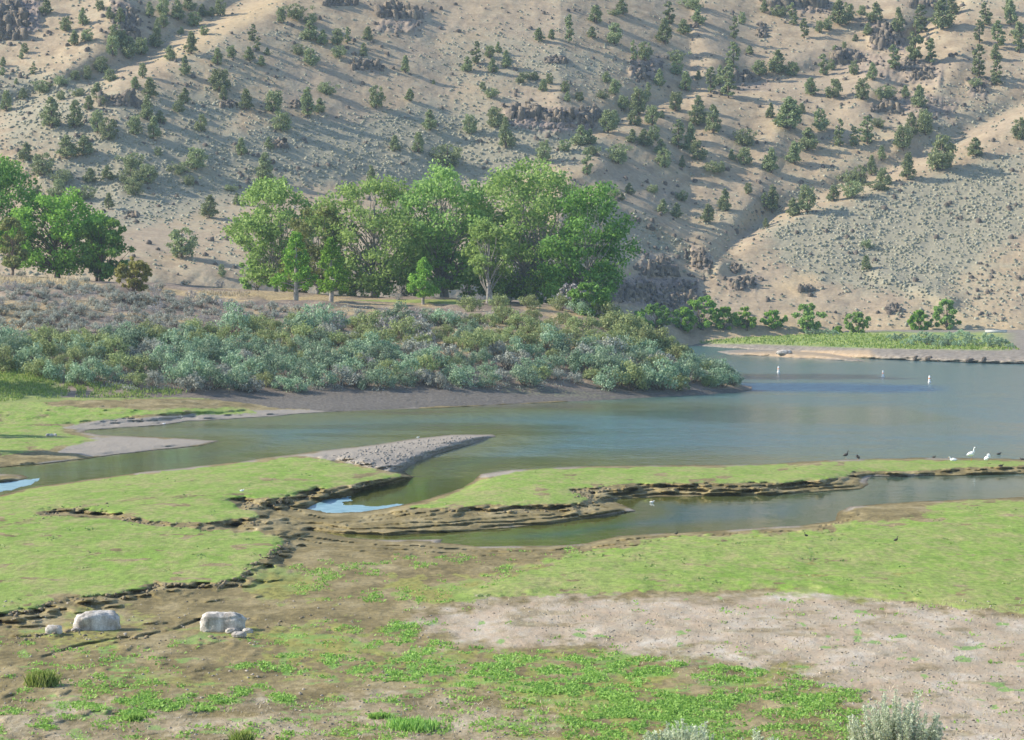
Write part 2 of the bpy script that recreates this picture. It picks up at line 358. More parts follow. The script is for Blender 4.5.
# ------------------------------------------------------------------ lake
wv = np.concatenate([np.arange(318, 330, 4.), np.arange(330, 560, 2.)]); wu = np.concatenate([np.linspace(-900, -100, 9)[:-1], np.arange(-100, 1130, 4.), np.linspace(1130, 2400, 9)])
WU, WV = np.meshgrid(wu, wv); WY = F * CH / (WV - VH); WX = (WU - 512) * WY / F
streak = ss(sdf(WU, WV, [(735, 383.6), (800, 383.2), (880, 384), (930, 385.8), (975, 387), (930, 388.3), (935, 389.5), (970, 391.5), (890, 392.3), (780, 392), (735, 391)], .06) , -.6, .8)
calm = np.maximum.reduce([ss(6 - np.abs(WV - 405 - (WU - 500) * 0.02), 0, 5) * ss(700 - WU, 0, 150),
    ss(fbm(WU / 220, WV / 7, 3, 91), .0, .35) * (.8 - .45 * ss(WU, 520, 640)), ss(330 - WU, 0, 160) * ss(WV, 430, 445), ss(WV, 470, 480),
    ss(sdf(WU, WV, [(560, 412), (700, 405), (900, 405), (980, 420), (900, 428), (700, 424)], .2), -2, 5) * .7])
calm *= (1 - streak)
mw, nt, b = newmat('lake_water')
b.inputs['IOR'].default_value = 1.333; b.inputs['Specular IOR Level'].default_value = .5
shallow = attr(nt, 'shallow'); cw = attr(nt, 'calm'); sk = attr(nt, 'streak')
nt.links.new(mixc(nt, sk, mixc(nt, shallow, (.06, .135, .14), (.12, .13, .03)), (.04, .10, .165)), b.inputs['Base Color'])  # streak mixes the ripples' reflected upper-sky blue into the base colour
n1 = noise(nt, 1.0, 4, wpos(nt, .8, .6, 1), .6); n2 = noise(nt, .42, 3, wpos(nt, .8, .45, 1), .5)
h = math_(nt, 'ADD', n1, math_(nt, 'MULTIPLY', n2, 1.3))
rg = math_(nt, 'ADD', math_(nt, 'SUBTRACT', .19, math_(nt, 'MULTIPLY', cw, .16)), math_(nt, 'MULTIPLY', sk, .12))
nt.links.new(rg, b.inputs['Roughness'])
bn = nt.nodes.new('ShaderNodeBump'); bn.inputs['Distance'].default_value = .30
nt.links.new(h, bn.inputs['Height']); nt.links.new(bn.outputs['Normal'], b.inputs['Normal'])
nt.links.new(math_(nt, 'ADD', math_(nt, 'SUBTRACT', 1.0, math_(nt, 'MULTIPLY', cw, .93)), math_(nt, 'MULTIPLY', sk, 1.2)), bn.inputs['Strength'])
dl = sdf(WU, WV, W1); d2 = sdf(WU, WV, W2)
shl = np.maximum(ss(22 - dl, 0, 20) * (dl > -2) * ss(WV, 392, 410), ss(14 - d2, 0, 10) * (d2 > -2)) * (1 - ss(WU, 650, 900) * .6)
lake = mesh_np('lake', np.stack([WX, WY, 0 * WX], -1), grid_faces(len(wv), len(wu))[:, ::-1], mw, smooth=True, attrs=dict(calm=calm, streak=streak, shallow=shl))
tag(lake, 'blue green reservoir water with ripples', kind='structure')

# pale blue scum drying at the water's edge
ma = plain('blue_scum', (.15, .30, .37), (.32, .50, .56), 1.2, .3, .1, .01)
def sheet(name, pts, z, mat, label, kind='structure', n=60):
    p = np.array(pts, float); u0, u1 = p[:, 0].min(), p[:, 0].max(); v0, v1 = p[:, 1].min(), p[:, 1].max()
    gu, gv = np.meshgrid(np.linspace(u0, u1, 120), np.linspace(v0, v1, n))
    s = sdf(gu, gv, pts) + fbm(gu / 12, gv / 2.5, 3, 5) * 1.6
    keep = (s > 0); fc = grid_faces(n, 120)[:, ::-1]; kf = keep.ravel()[fc].all(1); fc = fc[kf]
    gy = F * (CH - z) / (gv - VH); gx = (gu - 512) * gy / F
    used = np.unique(fc); mp = -np.ones(gu.size, int); mp[used] = np.arange(len(used))
    o = mesh_np(name, np.stack([gx, gy, np.full(gx.shape, z)], -1).reshape(-1, 3)[used], mp[fc], mat)
    tag(o, label, kind=kind, cat=None); return o
o = sheet('algae_film', [(304, 509), (322, 500), (350, 496), (352, 501), (340, 505), (372, 506), (410, 503), (398, 507), (362, 512.5), (330, 513.5)], .006, ma, 'bright blue algae film on the shallow puddle', 'stuff')
o = sheet('algae_film', [(-60, 486), (0, 483), (20, 480), (40, 478), (38, 483), (20, 488), (0, 492), (-60, 500)], .006, ma, 'pale blue algae film at the muddy channel end', 'stuff')

# ------------------------------------------------------------------ left bank and peninsula
# per column: (v, Y) control points from the waterline over the crest and down behind it
def zz(v, Yv): return CH - (v - VH) * Yv / F
CTRL = {  # u: [(v,Y) foot, beach top, slope a, slope top, terrace, crest], back (Y,z) x2
    -2200: [(404, 318), (396, 330), (350, 352), (300, 378), (284, 398), (272, 425)],
    0:    [(404, 318), (396, 330), (352, 352), (303, 378), (286, 398), (274, 425)],
    120:  [(405, 322), (395, 333), (355, 352), (310, 378), (294, 400), (282, 428)],
    250:  [(413, 325), (401, 338), (370, 356), (316, 388), (301, 408), (290, 432)],
    330:  [(413, 325), (396, 345), (365, 362), (319, 392), (306, 408), (297, 430)],
    450:  [(407.5, 338), (393, 352), (360, 368), (325, 390), (308, 405), (300, 430)],
    540:  [(403, 349), (393, 359), (360, 374), (330, 391), (316, 402), (304, 428)],
    600:  [(400.5, 356), (392, 364), (368, 375), (340, 390), (328, 400), (318, 412)],
    650:  [(397.5, 364), (391, 370), (374, 378), (358, 388), (352, 395), (346, 402)],
    700:  [(395, 371), (390, 375), (382, 380), (374, 386), (370, 390), (366, 395)],
    735:  [(392.5, 379), (389.5, 381), (387, 383), (384.5, 385), (383.5, 387), (382, 389)],
    750:  [(391, 383.5), (390.2, 385), (389.6, 386), (389, 387), (388.7, 388), (388.4, 389)],
}
ks = sorted(CTRL)
def smooth_interp(u, xs, ys): return np.interp(u, xs, ys)
bu = np.concatenate([np.linspace(-2200, -200, 40)[:-1], np.arange(-200, 751, 1.6), [751.5]])
NS = [4, 10, 34, 70, 30, 30, 20, 12]
cv = np.array([[c[0] for c in CTRL[k]] for k in ks]); cy = np.array([[c[1] for c in CTRL[k]] for k in ks])
def bank_cols(u):
    u = np.asarray(u, float)
    vv = np.stack([np.interp(u, ks, cv[:, j]) for j in range(6)], -1); yy = np.stack([np.interp(u, ks, cy[:, j]) for j in range(6)], -1)
    # the waterline must sit at z = 0 where there is water
    zc = zz(vv, yy)
    w = ss(u, 180, 260)[..., None]
    yw = F * CH / (vv[..., 0] - VH)
    yy[..., 0] = yy[..., 0] * (1 - w[..., 0]) + yw * w[..., 0]
    zc = zz(vv, yy)
    pre_y = yy[..., :1] - 5; pre_z = zc[..., :1] - 1.2
    tipw = ss(u, 560, 660)[..., None]
    b1y = yy[..., 5:] + 30 - 18 * tipw; b1z = zc[..., 5:] * (1 - tipw * .8) - .4 * (1 - tipw)
    b2y = b1y + 75 - 60 * tipw; b2z = (zc[..., 5:] - 1.0) * (1 - tipw) - 2.5 * tipw
    return np.concatenate([pre_y, yy, b1y, b2y], -1), np.concatenate([pre_z, zc, b1z, b2z], -1)
def bank_surface(u, tt):
    """u (n,), tt (m,) in [0,8] -> Y,Z (m,n)"""
    ys, zs = bank_cols(u); Yo = np.empty((len(tt), len(u))); Zo = Yo.copy()
    for i, t in enumerate(tt):
        k = min(int(t), 7); f = t - k; fs = f if k in (0,) else f
        Yo[i] = ys[:, k] * (1 - fs) + ys[:, k + 1] * fs; Zo[i] = zs[:, k] * (1 - fs) + zs[:, k + 1] * fs
    return Yo, Zo
tt = np.concatenate([k + np.arange(n) / n for k, n in enumerate(NS)] + [[8.0]])
BY, BZ = bank_surface(bu, tt)
ker = np.array([1, 4, 6, 4, 1]) / 16.
for _ in range(5):                                 # round the profile
    for A in (BY, BZ):
        A[2:-2] = sum(k * A[i:len(A) - 4 + i] for i, k in enumerate(ker))
BU = np.repeat(bu[None, :], len(tt), 0); BX = (BU - 512) * BY / F
T2 = np.repeat(tt[:, None], len(bu), 1)
amp = ss(T2, 1.4, 3) * (1 - ss(BU, 660, 745) * .95)
BZ = BZ + amp * ((.6 + .7 * ss(T2, 2.7, 3.4) * (1 - ss(T2, 5, 6))) * fbm(BX / 13, BY / 9, 3, 101) + .12 * fbm(BX / 2.2, BY / 2.2, 3, 103))
bm_ = (1 - ss(T2, 1.9, 2.3)) * ss(T2, .9, 1.1)
BZ = BZ + bm_ * .10 * (ss(np.mod(BZ * 4.2 + fbm(BX / 9, BY / 9, 2, 105) * .6, 1), .3, .7) - .5)
# track and gullies on the terrace
trk = [(-50, 296), (60, 296), (150, 290), (190, 293), (240, 299), (330, 306), (400, 311), (470, 306), (520, 303)]
BV = VH + F * (CH - BZ) / BY
td = seg_dist(BU, BV, trk, .2)
BZ = BZ - .5 * np.exp(-(td / 3.5) ** 2) * ss(T2, 3, 3.6) * (1 - ss(T2, 6, 6.3))
green = np.maximum.reduce([ss(75 - BU, -25, 60) * ss(BV, 352, 368), ss(sdf(BU, BV, [(500, 384), (560, 387), (610, 395), (630, 399), (560, 398), (500, 393)], .25), -2, 1) * .35,
    ss(sdf(BU, BV, [(330, 300), (400, 299), (500, 299), (470, 304), (400, 303)], .2), -1, 2), ss(250 - BU, 0, 80) * ss(BV, 395, 400)])
dryg = np.maximum(ss(sdf(BU, BV, [(-60, 276), (70, 278), (90, 284), (-60, 285)], .2), -2, 2), .7 * ss(sdf(BU, BV, [(195, 290), (250, 292), (260, 297), (205, 297)], .2), -2, 2)) + .75 * ss(fbm(BX / 7, BY / 7, 3, 109), .0, .3) * ss(T2, 2.8, 3.4)
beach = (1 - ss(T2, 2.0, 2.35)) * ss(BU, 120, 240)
m, nt, b = newmat('bank_soil')
n1 = noise(nt, .35, 6, wpos(nt)); n2 = noise(nt, 2.5, 5, wpos(nt), .65)
c = ramp(nt, n1, [(.3, (.15, .12, .10)), (.5, (.25, .195, .15)), (.7, (.36, .28, .20))])
c = mixc(nt, attr(nt, 'dryg'), c, ramp(nt, n2, [(.3, (.34, .24, .12)), (.7, (.56, .44, .23))]))
c = mixc(nt, attr(nt, 'beach'), c, ramp(nt, n2, [(.3, (.10, .09, .075)), (.7, (.19, .17, .145))]))  # brown silt, its colour darkened to stand in for shade on the beach
x = math_(nt, 'ADD', attr(nt, 'green'), math_(nt, 'MULTIPLY', math_(nt, 'SUBTRACT', n2, .5), .8))
c = mixc(nt, ramp(nt, x, [(.35, 0.), (.6, 1.)]), c, ramp(nt, n1, [(.3, (.17, .23, .06)), (.7, (.32, .35, .11))]))
c = mixc(nt, .4, c, ramp(nt, n2, [(.3, .4), (.7, 1.2)]), 'MULTIPLY')
nt.links.new(c, b.inputs['Base Color']); bump(nt, b, n2, .7, .2)
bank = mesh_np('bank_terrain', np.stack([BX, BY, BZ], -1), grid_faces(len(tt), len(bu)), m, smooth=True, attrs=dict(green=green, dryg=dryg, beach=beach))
tag(bank, 'brown soil bank and peninsula above the water', kind='structure')
BV = VH + F * (CH - BZ) / BY
def bank_at(u, v=None, T=None, Yw=None):
    """point on the bank seen at (u, v), or at profile parameter T, or at depth Yw"""
    j = int(np.argmin(np.abs(bu - u)))
    if T is not None: i = int(np.argmin(np.abs(tt - T)))
    elif Yw is not None: i = int(np.argmin(np.abs(BY[:, j] - Yw)))
    else:
        ok = (tt > 1.0) & (tt < 6.6); i = int(np.argmin(np.where(ok, np.abs(BV[:, j] - v), 1e9)))
    Yv = BY[i, j]; return np.array([(u - 512) * Yv / F, Yv, BZ[i, j]])

# ------------------------------------------------------------------ far shore strip
fu = np.arange(560, 1400, 2.0); fv = np.arange(322, 374, .6)
FU, FV = np.meshgrid(fu, fv)
wl = np.interp(FU, [560, 690, 730, 765, 800, 870, 960, 1024, 1400], [345, 345, 348, 350, 352, 359, 362.5, 364, 372])
spit = sdf(FU, FV, [(716, 351.5), (740, 349.5), (790, 350), (830, 352), (870, 362), (800, 358), (730, 354.5)], .2)
ld = np.maximum((wl - FV) / 1.0, spit) + fbm(FU / 30, FV / 5, 3, 8) * .4
FZ = np.where(ld > 0, 1.0 * (1 - np.exp(-ld / 8)) + np.clip(ld, 0, 30) * .072, -.5 * (1 - np.exp(ld / 2)))
FZ = FZ + .03 * fbm(FU / 5, FV / 2, 3, 12) * (ld > 0)
FY = F * (CH - FZ) / (FV - VH); FX = (FU - 512) * FY / F
fgreen = ss(FV + fbm(FU / 20, FV / 3, 3, 4) * 2, 331, 333) * (1 - ss(FV - np.interp(FU, [560, 680, 760, 850, 930, 1000, 1400], [343, 343, 344, 347.5, 349, 350, 352]), -1, 1.5)) * (1 - ss(FU, 990, 1022))
ochre = ss(sdf(FU, FV, [(770, 351), (870, 350), (880, 359), (800, 358), (730, 353.5)], .2), -1, 1)
m, nt, b = newmat('far_shore_gravel')
n1 = noise(nt, .12, 5, wpos(nt)); n2 = noise(nt, 1.2, 4, wpos(nt), .65)
c = ramp(nt, n2, [(.3, (.14, .125, .10)), (.5, (.23, .20, .165)), (.7, (.36, .32, .26))])
c = mixc(nt, math_(nt, 'MULTIPLY', attr(nt, 'ochre'), .4), c, (.52, .36, .19))
gc = ramp(nt, n1, [(.35, (.17, .25, .08)), (.55, (.27, .33, .10)), (.7, (.40, .38, .15))])
c = mixc(nt, attr(nt, 'green'), c, mixc(nt, .5, gc, ramp(nt, n2, [(.3, .5), (.7, 1.2)]), 'MULTIPLY'))
nt.links.new(c, b.inputs['Base Color']); bump(nt, b, n2, .6, .3)
fs = mesh_np('shore', np.stack([FX, FY, FZ], -1), grid_faces(len(fv), len(fu))[:, ::-1], m, smooth=True, attrs=dict(green=fgreen, ochre=ochre))
tag(fs, 'gravel far shore with a strip of green grass', kind='structure')

# ------------------------------------------------------------------ hillside
def above(U, V, pts):                              # pixels above a left-to-right line (positive = higher in view)
    xs = [p[0] for p in pts]; ys = [p[1] for p in pts]; return np.interp(U, xs, ys) - V
def ridge(U, V, pts, w):                           # signed side and distance from a ridge line
    d = seg_dist(U, V, pts, 1.0); return np.exp(-(d / w) ** 2)
L1 = [(-400, 900), (640, 420), (700, 302), (722, 264), (760, 236), (800, 215), (870, 192), (930, 165), (980, 140), (1024, 118), (1100, 80), (1500, -120)]
L2 = [(-400, 260), (-60, 150), (40, 110), (100, 92), (150, 66), (205, 34), (262, 4), (330, -30), (600, -160), (1500, -500)]
L3 = [(-400, 700), (430, 260), (512, 186), (560, 156), (620, 128), (690, 104), (760, 92), (830, 84), (900, 60), (960, 10), (1010, -60), (1500, -400)]
def hill_depth(U, V, detail=True):
    a = ss(U, 430, 660); ay = np.clip((U - 150) / 620., 0, 1)
    z0 = 14.0 * (1 - a) + 2.6 * a; y0 = np.interp(U, [120, 560, 690, 900], [528, 588, 622, 624])
    s = .47 - .05 * ss(V, 100, 300)
    Yd = (z0 - s * y0 - CH) / ((VH - V) / F - s)
    Yd = Yd + (1 - a) * 55 * ss(275 - V, 0, 90)
    Yd = Yd + 10 * ss(above(U, V, L2), -4, 26) + 6 * ss(above(U, V, L3), -3, 16) * ss(U, 480, 600) + 8 * ss(above(U, V, L1), -3, 16) * ss(U, 700, 770)
    # deepening gully behind each step
    Yd = Yd + 4 * np.exp(-((above(U, V, L1) - 14) / 14) ** 2) * ss(U, 700, 770) + 5 * np.exp(-((above(U, V, L3) - 10) / 14) ** 2) * ss(U, 480, 600) + 8 * np.exp(-((above(U, V, L2) - 10) / 16) ** 2)
    for pts, w, A in (([(600, 200), (640, 212), (700, 246), (716, 262)], 13, 6.5), ([(585, 255), (630, 262), (690, 272)], 10, 3),
                      ([(880, 275), (910, 282), (950, 300)], 9, 3.2), ([(600, 165), (560, 190), (560, 215)], 15, 3.5), ([(250, 130), (300, 150), (420, 160)], 22, 2.5),
                      ([(900, 10), (880, 60), (860, 110)], 20, 4), ([(700, 30), (720, 60), (700, 100)], 18, 3), ([(960, 60), (930, 100), (900, 140)], 14, 3.5),
                      ([(120, 0), (100, 40), (60, 80)], 18, 4), ([(560, 100), (590, 130), (540, 160)], 14, 3), ([(780, 120), (760, 180), (740, 220)], 16, 3)):
        Yd = Yd - A * ridge(U, V, pts, w)
    xs = U * .24; yv = (VH - V) * .45
    Yd = Yd + 3.0 * fbm(xs / 26, yv / 34, 3, 201) + 0.7 * fbm((xs - yv * .5) / 9, yv / 22, 3, 203)
    if detail:
        Yd = Yd + .32 * fbm(xs / 3.0, yv / 5.0, 3, 205) + .2 * fbm(xs / 1.0, yv / 2.2, 3, 207)
        rk = rocky(U, V)
        r = fbm(xs / 2.4, yv / 6, 4, 211, .6); Yd = Yd - rk * 4.5 * np.abs(r) - rk * 2.0 * np.abs(fbm(xs / .9, yv / 3, 3, 213))
    return Yd
ROCKY = [([(-20, -5), (40, 0), (40, 30), (-20, 40)], 1), ([(110, 0), (135, 5), (135, 36), (115, 36)], .8), ([(390, 5), (430, 10), (415, 32), (375, 30)], .6),
         ([(505, 112), (560, 108), (600, 112), (595, 132), (540, 132), (505, 124)], .9), ([(632, 58), (662, 58), (662, 82), (630, 78)], .8),
         ([(608, 282), (640, 275), (700, 280), (698, 304), (670, 312), (608, 300)], .9), ([(640, 250), (675, 258), (672, 282), (640, 280)], .6), ([(690, 244), (712, 256), (708, 272), (694, 268)], .8),
         ([(730, 280), (758, 276), (756, 290), (730, 290)], .7), ([(868, 22), (905, 28), (905, 52), (872, 48)], .9), ([(840, 50), (870, 52), (945, 66), (940, 86), (880, 80), (840, 66)], .5),
         ([(885, 88), (960, 100), (950, 116), (890, 112)], .6), ([(968, 80), (990, 80), (985, 98), (970, 96)], .6), ([(715, 75), (770, 75), (770, 90), (720, 90)], .5), ([(355, 60), (380, 62), (378, 74), (350, 70)], .5), ([(760, 0), (830, 0), (828, 12), (770, 12)], .6)]
def rocky(U, V):
    r = np.zeros(np.shape(U))
    for p, a in ROCKY: r = np.maximum(r, a * ss(sdf(U, V, p, 1.0), -4, 3))
    return r
hu = np.concatenate([np.linspace(-2200, -220, 50)[:-1], np.arange(-220, 1245, 1.5), np.linspace(1245, 3200, 50)[1:]])
hv = np.concatenate([np.arange(350, -14, -1.0), np.arange(-14, -80, -3), np.arange(-80, -240, -10)])
HU, HV = np.meshgrid(hu, hv); HY = hill_depth(HU, HV)
# near the foot the sheet dips under the shore
HX = (HU - 512) * HY / F; HZ = CH + (VH - HV) * HY / F
zone = fbm(HU / 120, HV / 50, 4, 301)
SAGEZ = [([(40, 165), (250, 130), (420, 105), (620, 150), (470, 180), (260, 190), (120, 230), (20, 160)], .9), ([(770, 230), (900, 190), (1024, 150), (1024, 230), (930, 290), (840, 290), (780, 260)], .9),
         ([(560, 220), (600, 190), (640, 215), (690, 255), (640, 270), (600, 270)], .8), ([(0, 70), (130, 80), (240, 100), (230, 150), (0, 150)], .6), ([(420, 60), (520, 40), (640, 60), (600, 90), (450, 80)], .4), ([(880, 100), (1024, 60), (1024, 110), (930, 150)], .4)]
sz = np.zeros(HU.shape)
for p, a in SAGEZ: sz = np.maximum(sz, a * ss(sdf(HU, HV, p, .6), -12, 12))
sagem = np.clip(sz + zone * .7, 0, 1)
gold = np.clip(ss(sdf(HU, HV, [(150, 62), (205, 30), (262, 0), (300, -10), (250, 25), (200, 50)], .6), -6, 6) + ss(zone, .1, .5) * .5 + ss(sdf(HU, HV, [(770, 285), (820, 262), (850, 262), (800, 300)], .6), -6, 6) * .8 + ss(sdf(HU, HV, [(320, 155), (400, 125), (440, 150), (380, 165)], .6), -8, 8) * .7 + ss(HV, 305, 320) * ss(HU, 690, 760) * .5, 0, 1)
m, nt, b = newmat('hill_soil')
n0 = noise(nt, .03, 5, wpos(nt)); n1 = noise(nt, .22, 6, wpos(nt), .6); n2 = noise(nt, 1.1, 4, wpos(nt), .7)
c = ramp(nt, n1, [(.30, (.285, .215, .14)), (.5, (.39, .30, .19)), (.70, (.48, .385, .245))])
c = mixc(nt, ramp(nt, n0, [(.42, 0.), (.6, .5)]), c, (.34, .275, .20))
c = mixc(nt, math_(nt, 'MULTIPLY', attr(nt, 'gold'), .55), c, (.56, .42, .23))
x = math_(nt, 'ADD', math_(nt, 'MULTIPLY', attr(nt, 'sagem'), .8), math_(nt, 'MULTIPLY', math_(nt, 'SUBTRACT', n1, .5), 1.2))
c = mixc(nt, ramp(nt, x, [(.10, 0.), (.62, .8)]), c, (.29, .275, .195))
c = mixc(nt, .45, c, ramp(nt, n2, [(.32, .55), (.6, 1.1)]), 'MULTIPLY')
rkc = ramp(nt, n2, [(.3, (.13, .11, .105)), (.55, (.24, .19, .165)), (.72, (.44, .34, .23))])
c = mixc(nt, math_(nt, 'MULTIPLY', attr(nt, 'rock'), .9), c, rkc)
nt.links.new(c, b.inputs['Base Color']); bump(nt, b, math_(nt, 'ADD', n1, math_(nt, 'MULTIPLY', n2, .6)), .6, .35)
hill = mesh_np('hill', np.stack([HX, HY, HZ], -1), grid_faces(len(hv), len(hu)), m, smooth=True, attrs=dict(sagem=sagem, gold=gold, rock=rocky(HU, HV)))
tag(hill, 'dry tan hillside with ridges and gullies', kind='structure')
def hill_at(u, v):
    i = int(np.argmin(np.abs(hv - v))); j = int(np.argmin(np.abs(hu - u)))
    Yv = HY[i, j]; return np.array([(u - 512) * Yv / F, Yv, CH + (VH - v) * Yv / F])
print('terrain done')

# ------------------------------------------------------------------ foliage builders
def leaf_quads(rng, C, size, nrm=None, up=0.0, aspect=1.0):
    n = len(C); a = rng.normal(size=(n, 3)); a /= np.linalg.norm(a, axis=1)[:, None]
    if nrm is not None:
        a = a * .8 + nrm; a /= np.linalg.norm(a, axis=1)[:, None] + 1e-9
    r = rng.normal(size=(n, 3)); r[:, 2] += up
    x = np.cross(a, r); x /= np.linalg.norm(x, axis=1)[:, None] + 1e-9; y = np.cross(a, x)
    s = size * (.6 + .8 * rng.rand(n))[:, None]
    x = x * s * .5 * aspect; y = y * s * .5
    k = .55 + .4 * rng.rand(n)[:, None]
    V = np.stack([C - y, C + x * k, C + y, C - x * k], 1)
    return V.reshape(-1, 3), np.arange(n * 4).reshape(n, 4)
def clump_points(rng, clumps, per):
    """leaf centres near the skin of each clump, with outward directions"""
    c = np.array([k[:3] for k in clumps]); r = np.array([k[3] for k in clumps]); n = len(c)
    w = r ** 2; cnt = np.maximum(4, (per * n * w / w.sum()).astype(int))
    idx = np.repeat(np.arange(n), cnt); d = rng.normal(size=(len(idx), 3)); d /= np.linalg.norm(d, axis=1)[:, None]
    rad = r[idx] * (rng.rand(len(idx)) ** .45) * (1 + .25 * rng.normal(size=len(idx)) * .6)
    p = c[idx] + d * rad[:, None] * np.array([1, 1, .78])
    return p, d
def limb(mb, rng, a, b, r0, r1, k=4, n=4, wob=.06, up=.0):
    a = np.array(a, float); b = np.array(b, float); L = np.linalg.norm(b - a)
    t = np.linspace(0, 1, n)[:, None]; pts = a + (b - a) * t
    pts[1:-1] += rng.normal(size=(n - 2, 3)) * L * wob
    pts[:, 2] += up * L * np.sin(t[:, 0] * math.pi)
    mb.tube(pts, list(np.linspace(r0, r1, n)), k, cap=False)

def make_broad(name, seed, W, H, mat, bark, n_cl=60, leaves=5000, leaf=.32, base=.2, stems=1, lean=0.0, top=.55, ragged=.25, cr=.088, tr=.02, flat=1.0):
    """broadleaf tree W wide, H tall: clumps fill an egg-shaped crown, each carried by its limb"""
    rng = R(seed); root = empty(name, (0, 0, 0)); cl = []
    z0 = base * H; tries = 0; cm = cr * (W + H) * .55; n_cl = int(n_cl * 1.35)
    while len(cl) < n_cl and tries < 20000:
        tries += 1
        h = rng.rand(); ang = rng.rand() * 2 * math.pi
        env = math.sin(math.pi * min(1, max(0.02, (h * .86 + .10))) ** (1 / (2 * top) if top < .5 else .9 * top / .5)) ** .6
        env *= 1 + ragged * (vn(ang * 1.3 + seed, h * 4, seed) * 2 - 1)
        rr = math.sqrt(rng.rand()) ; rr = rr * .35 + .65 * rr ** .5 if rng.rand() < .75 else rr
        q = (math.cos(ang) * rr * env * (W / 2 - cm * .25) + lean * h * H, math.sin(ang) * rr * env * (W / 2 - cm * .25) * flat, z0 + cm * .6 + h * (H - z0 - cm * 1.3))
        rad = cm * (.6 + .65 * rng.rand())
        if all((q[0] - c[0]) ** 2 + (q[1] - c[1]) ** 2 + ((q[2] - c[2]) * 1.2) ** 2 > (.62 * (rad + c[3])) ** 2 * .55 for c in cl): cl.append((*q, rad))
    p, d = clump_points(rng, cl, 1.25 * leaves / len(cl))
    V, Fq = leaf_quads(rng, p, leaf * 1.38, d * .7)
    crown = mesh_np('crown', V, Fq, mat, root)
    mb = MB(); tops = []
    for s in range(stems):
        off = (rng.rand(2) - .5) * (.0 if stems == 1 else .16 * W)
        a = np.array([off[0] * .5, off[1] * .5, -.3]); t = np.array([off[0] * 1.6 + lean * H * .55, off[1] * 1.6, H * (.62 + .12 * rng.rand())])
        tt_ = np.linspace(0, 1, 7)[:, None]; pts = a + (t - a) * tt_; pts[1:-1, :2] += rng.normal(size=(5, 2)) * H * .012
        r0 = tr * H / math.sqrt(stems) * 1.1
        mb.tube(pts, [r0 * 1.35] + list(np.linspace(r0, r0 * .3, 6)), 6, cap=False); tops.append(pts)
    for c in cl:
        pts = tops[rng.randint(len(tops))]; j = min(5, max(1, int((c[2] / H - .18) * 6.0)))
        limb(mb, rng, pts[j], (c[0], c[1], c[2]), tr * H * .30 * (1.1 - c[2] / H * .6), .025, 4, 4, .05, .05)
    trunk = mb.build('trunk', bark, root, smooth=True)
    KIDS[root.name] = [crown, trunk]; return root

def make_conifer(name, seed, kind, H, W, mat, bark, leaves=900, leaf=.34, base=.06):
    rng = R(seed); root = empty(name, (0, 0, 0)); cl = []
    n = {'conical': 34, 'rounded': 34, 'spreading': 30, 'slender': 24, 'pine': 60}[kind]
    for i in range(n):
        h = (i + rng.rand()) / n; ang = rng.rand() * 2 * math.pi
        if kind in ('conical', 'pine'): e = (1 - h) ** .75 * (.75 + .25 * min(1, h * 6)) + .05
        elif kind == 'rounded': e = math.sqrt(max(0, 1 - (h * 1.7 - .75) ** 2 * .85)) * .95
        elif kind == 'slender': e = .85 * math.sqrt(max(.02, 1 - (h * 1.6 - .62) ** 2))
        else: e = math.sqrt(max(0.05, 1 - (h * 1.3 - .75) ** 2)) * (1 + .3 * rng.normal())
        e *= 1 + .22 * rng.normal() * .8
        rr = .45 + .5 * math.sqrt(rng.rand())
        rad = W * (.20 if kind != 'pine' else .13) * (.65 + .6 * rng.rand()) * (1 - .35 * h)
        cl.append((math.cos(ang) * rr * e * (W / 2 - rad * .5), math.sin(ang) * rr * e * (W / 2 - rad * .5), base * H + rad * .5 + h * (H * (1 - base) - rad * 1.1), rad))
    if kind == 'spreading':
        for s in range(3):
            ang = rng.rand() * 6.28; cl.append((math.cos(ang) * W * .38, math.sin(ang) * W * .3, H * (.25 + .4 * rng.rand()), W * .16))
    p, d = clump_points(rng, cl, leaves / len(cl))
    V, Fq = leaf_quads(rng, p, leaf, d * .5, up=.8, aspect=.75)
    crown = mesh_np('crown', V, Fq, mat, root)
    mb = MB(); tr = .035 * H if kind != 'slender' else .02 * H
    mb.tube([(0, 0, -.5), (.05 * rng.normal(), 0, H * .25), (0, .03, H * .6), (0, 0, H * .93)], [tr * 1.2, tr, tr * .6, .03], 6, cap=False)
    for c in cl[:18]: limb(mb, rng, (0, 0, max(.2, c[2] - c[3] * .6)), c[:3], tr * .35, .03, 4, 3, .04)
    trunk = mb.build('trunk', bark, root)
    KIDS[root.name] = [crown, trunk]; return root

def make_shrub(name, seed, W, H, mat, leaves=700, leaf=.22, n_cl=22, up=.5, stemcol='brown_bark', aspect=.7):
    rng = R(seed); cl = []
    for i in range(n_cl):
        a = rng.rand() * 6.28; e = math.sqrt(rng.rand()) * .5 * W * .82
        top = H * math.sqrt(max(.1, 1 - (e / (W * .55)) ** 2)) * (.75 + .35 * rng.rand())
        rad = H * (.17 + .13 * rng.rand()); cl.append((math.cos(a) * e, math.sin(a) * e, max(rad * .5, top - rad * (1 + 1.6 * rng.rand() ** 2)), rad))
    p, d = clump_points(rng, cl, leaves / n_cl); d[:, 2] += .3
    V, Fq = leaf_quads(rng, p, leaf, d * 1.1, up=up * 3, aspect=aspect)
    nl = len(Fq); mb = MB(); mb.add(V, Fq)
    for c in cl:
        limb(mb, rng, (c[0] * .15, c[1] * .15, -.25), c[:3], .035, .012, 4, 3, .05)
    Fa = np.concatenate(mb.f)
    mid = np.zeros(len(Fa), int); mid[nl:] = 1
    return mb.build(name, None, mats=[mat, M[stemcol]], mid=mid)
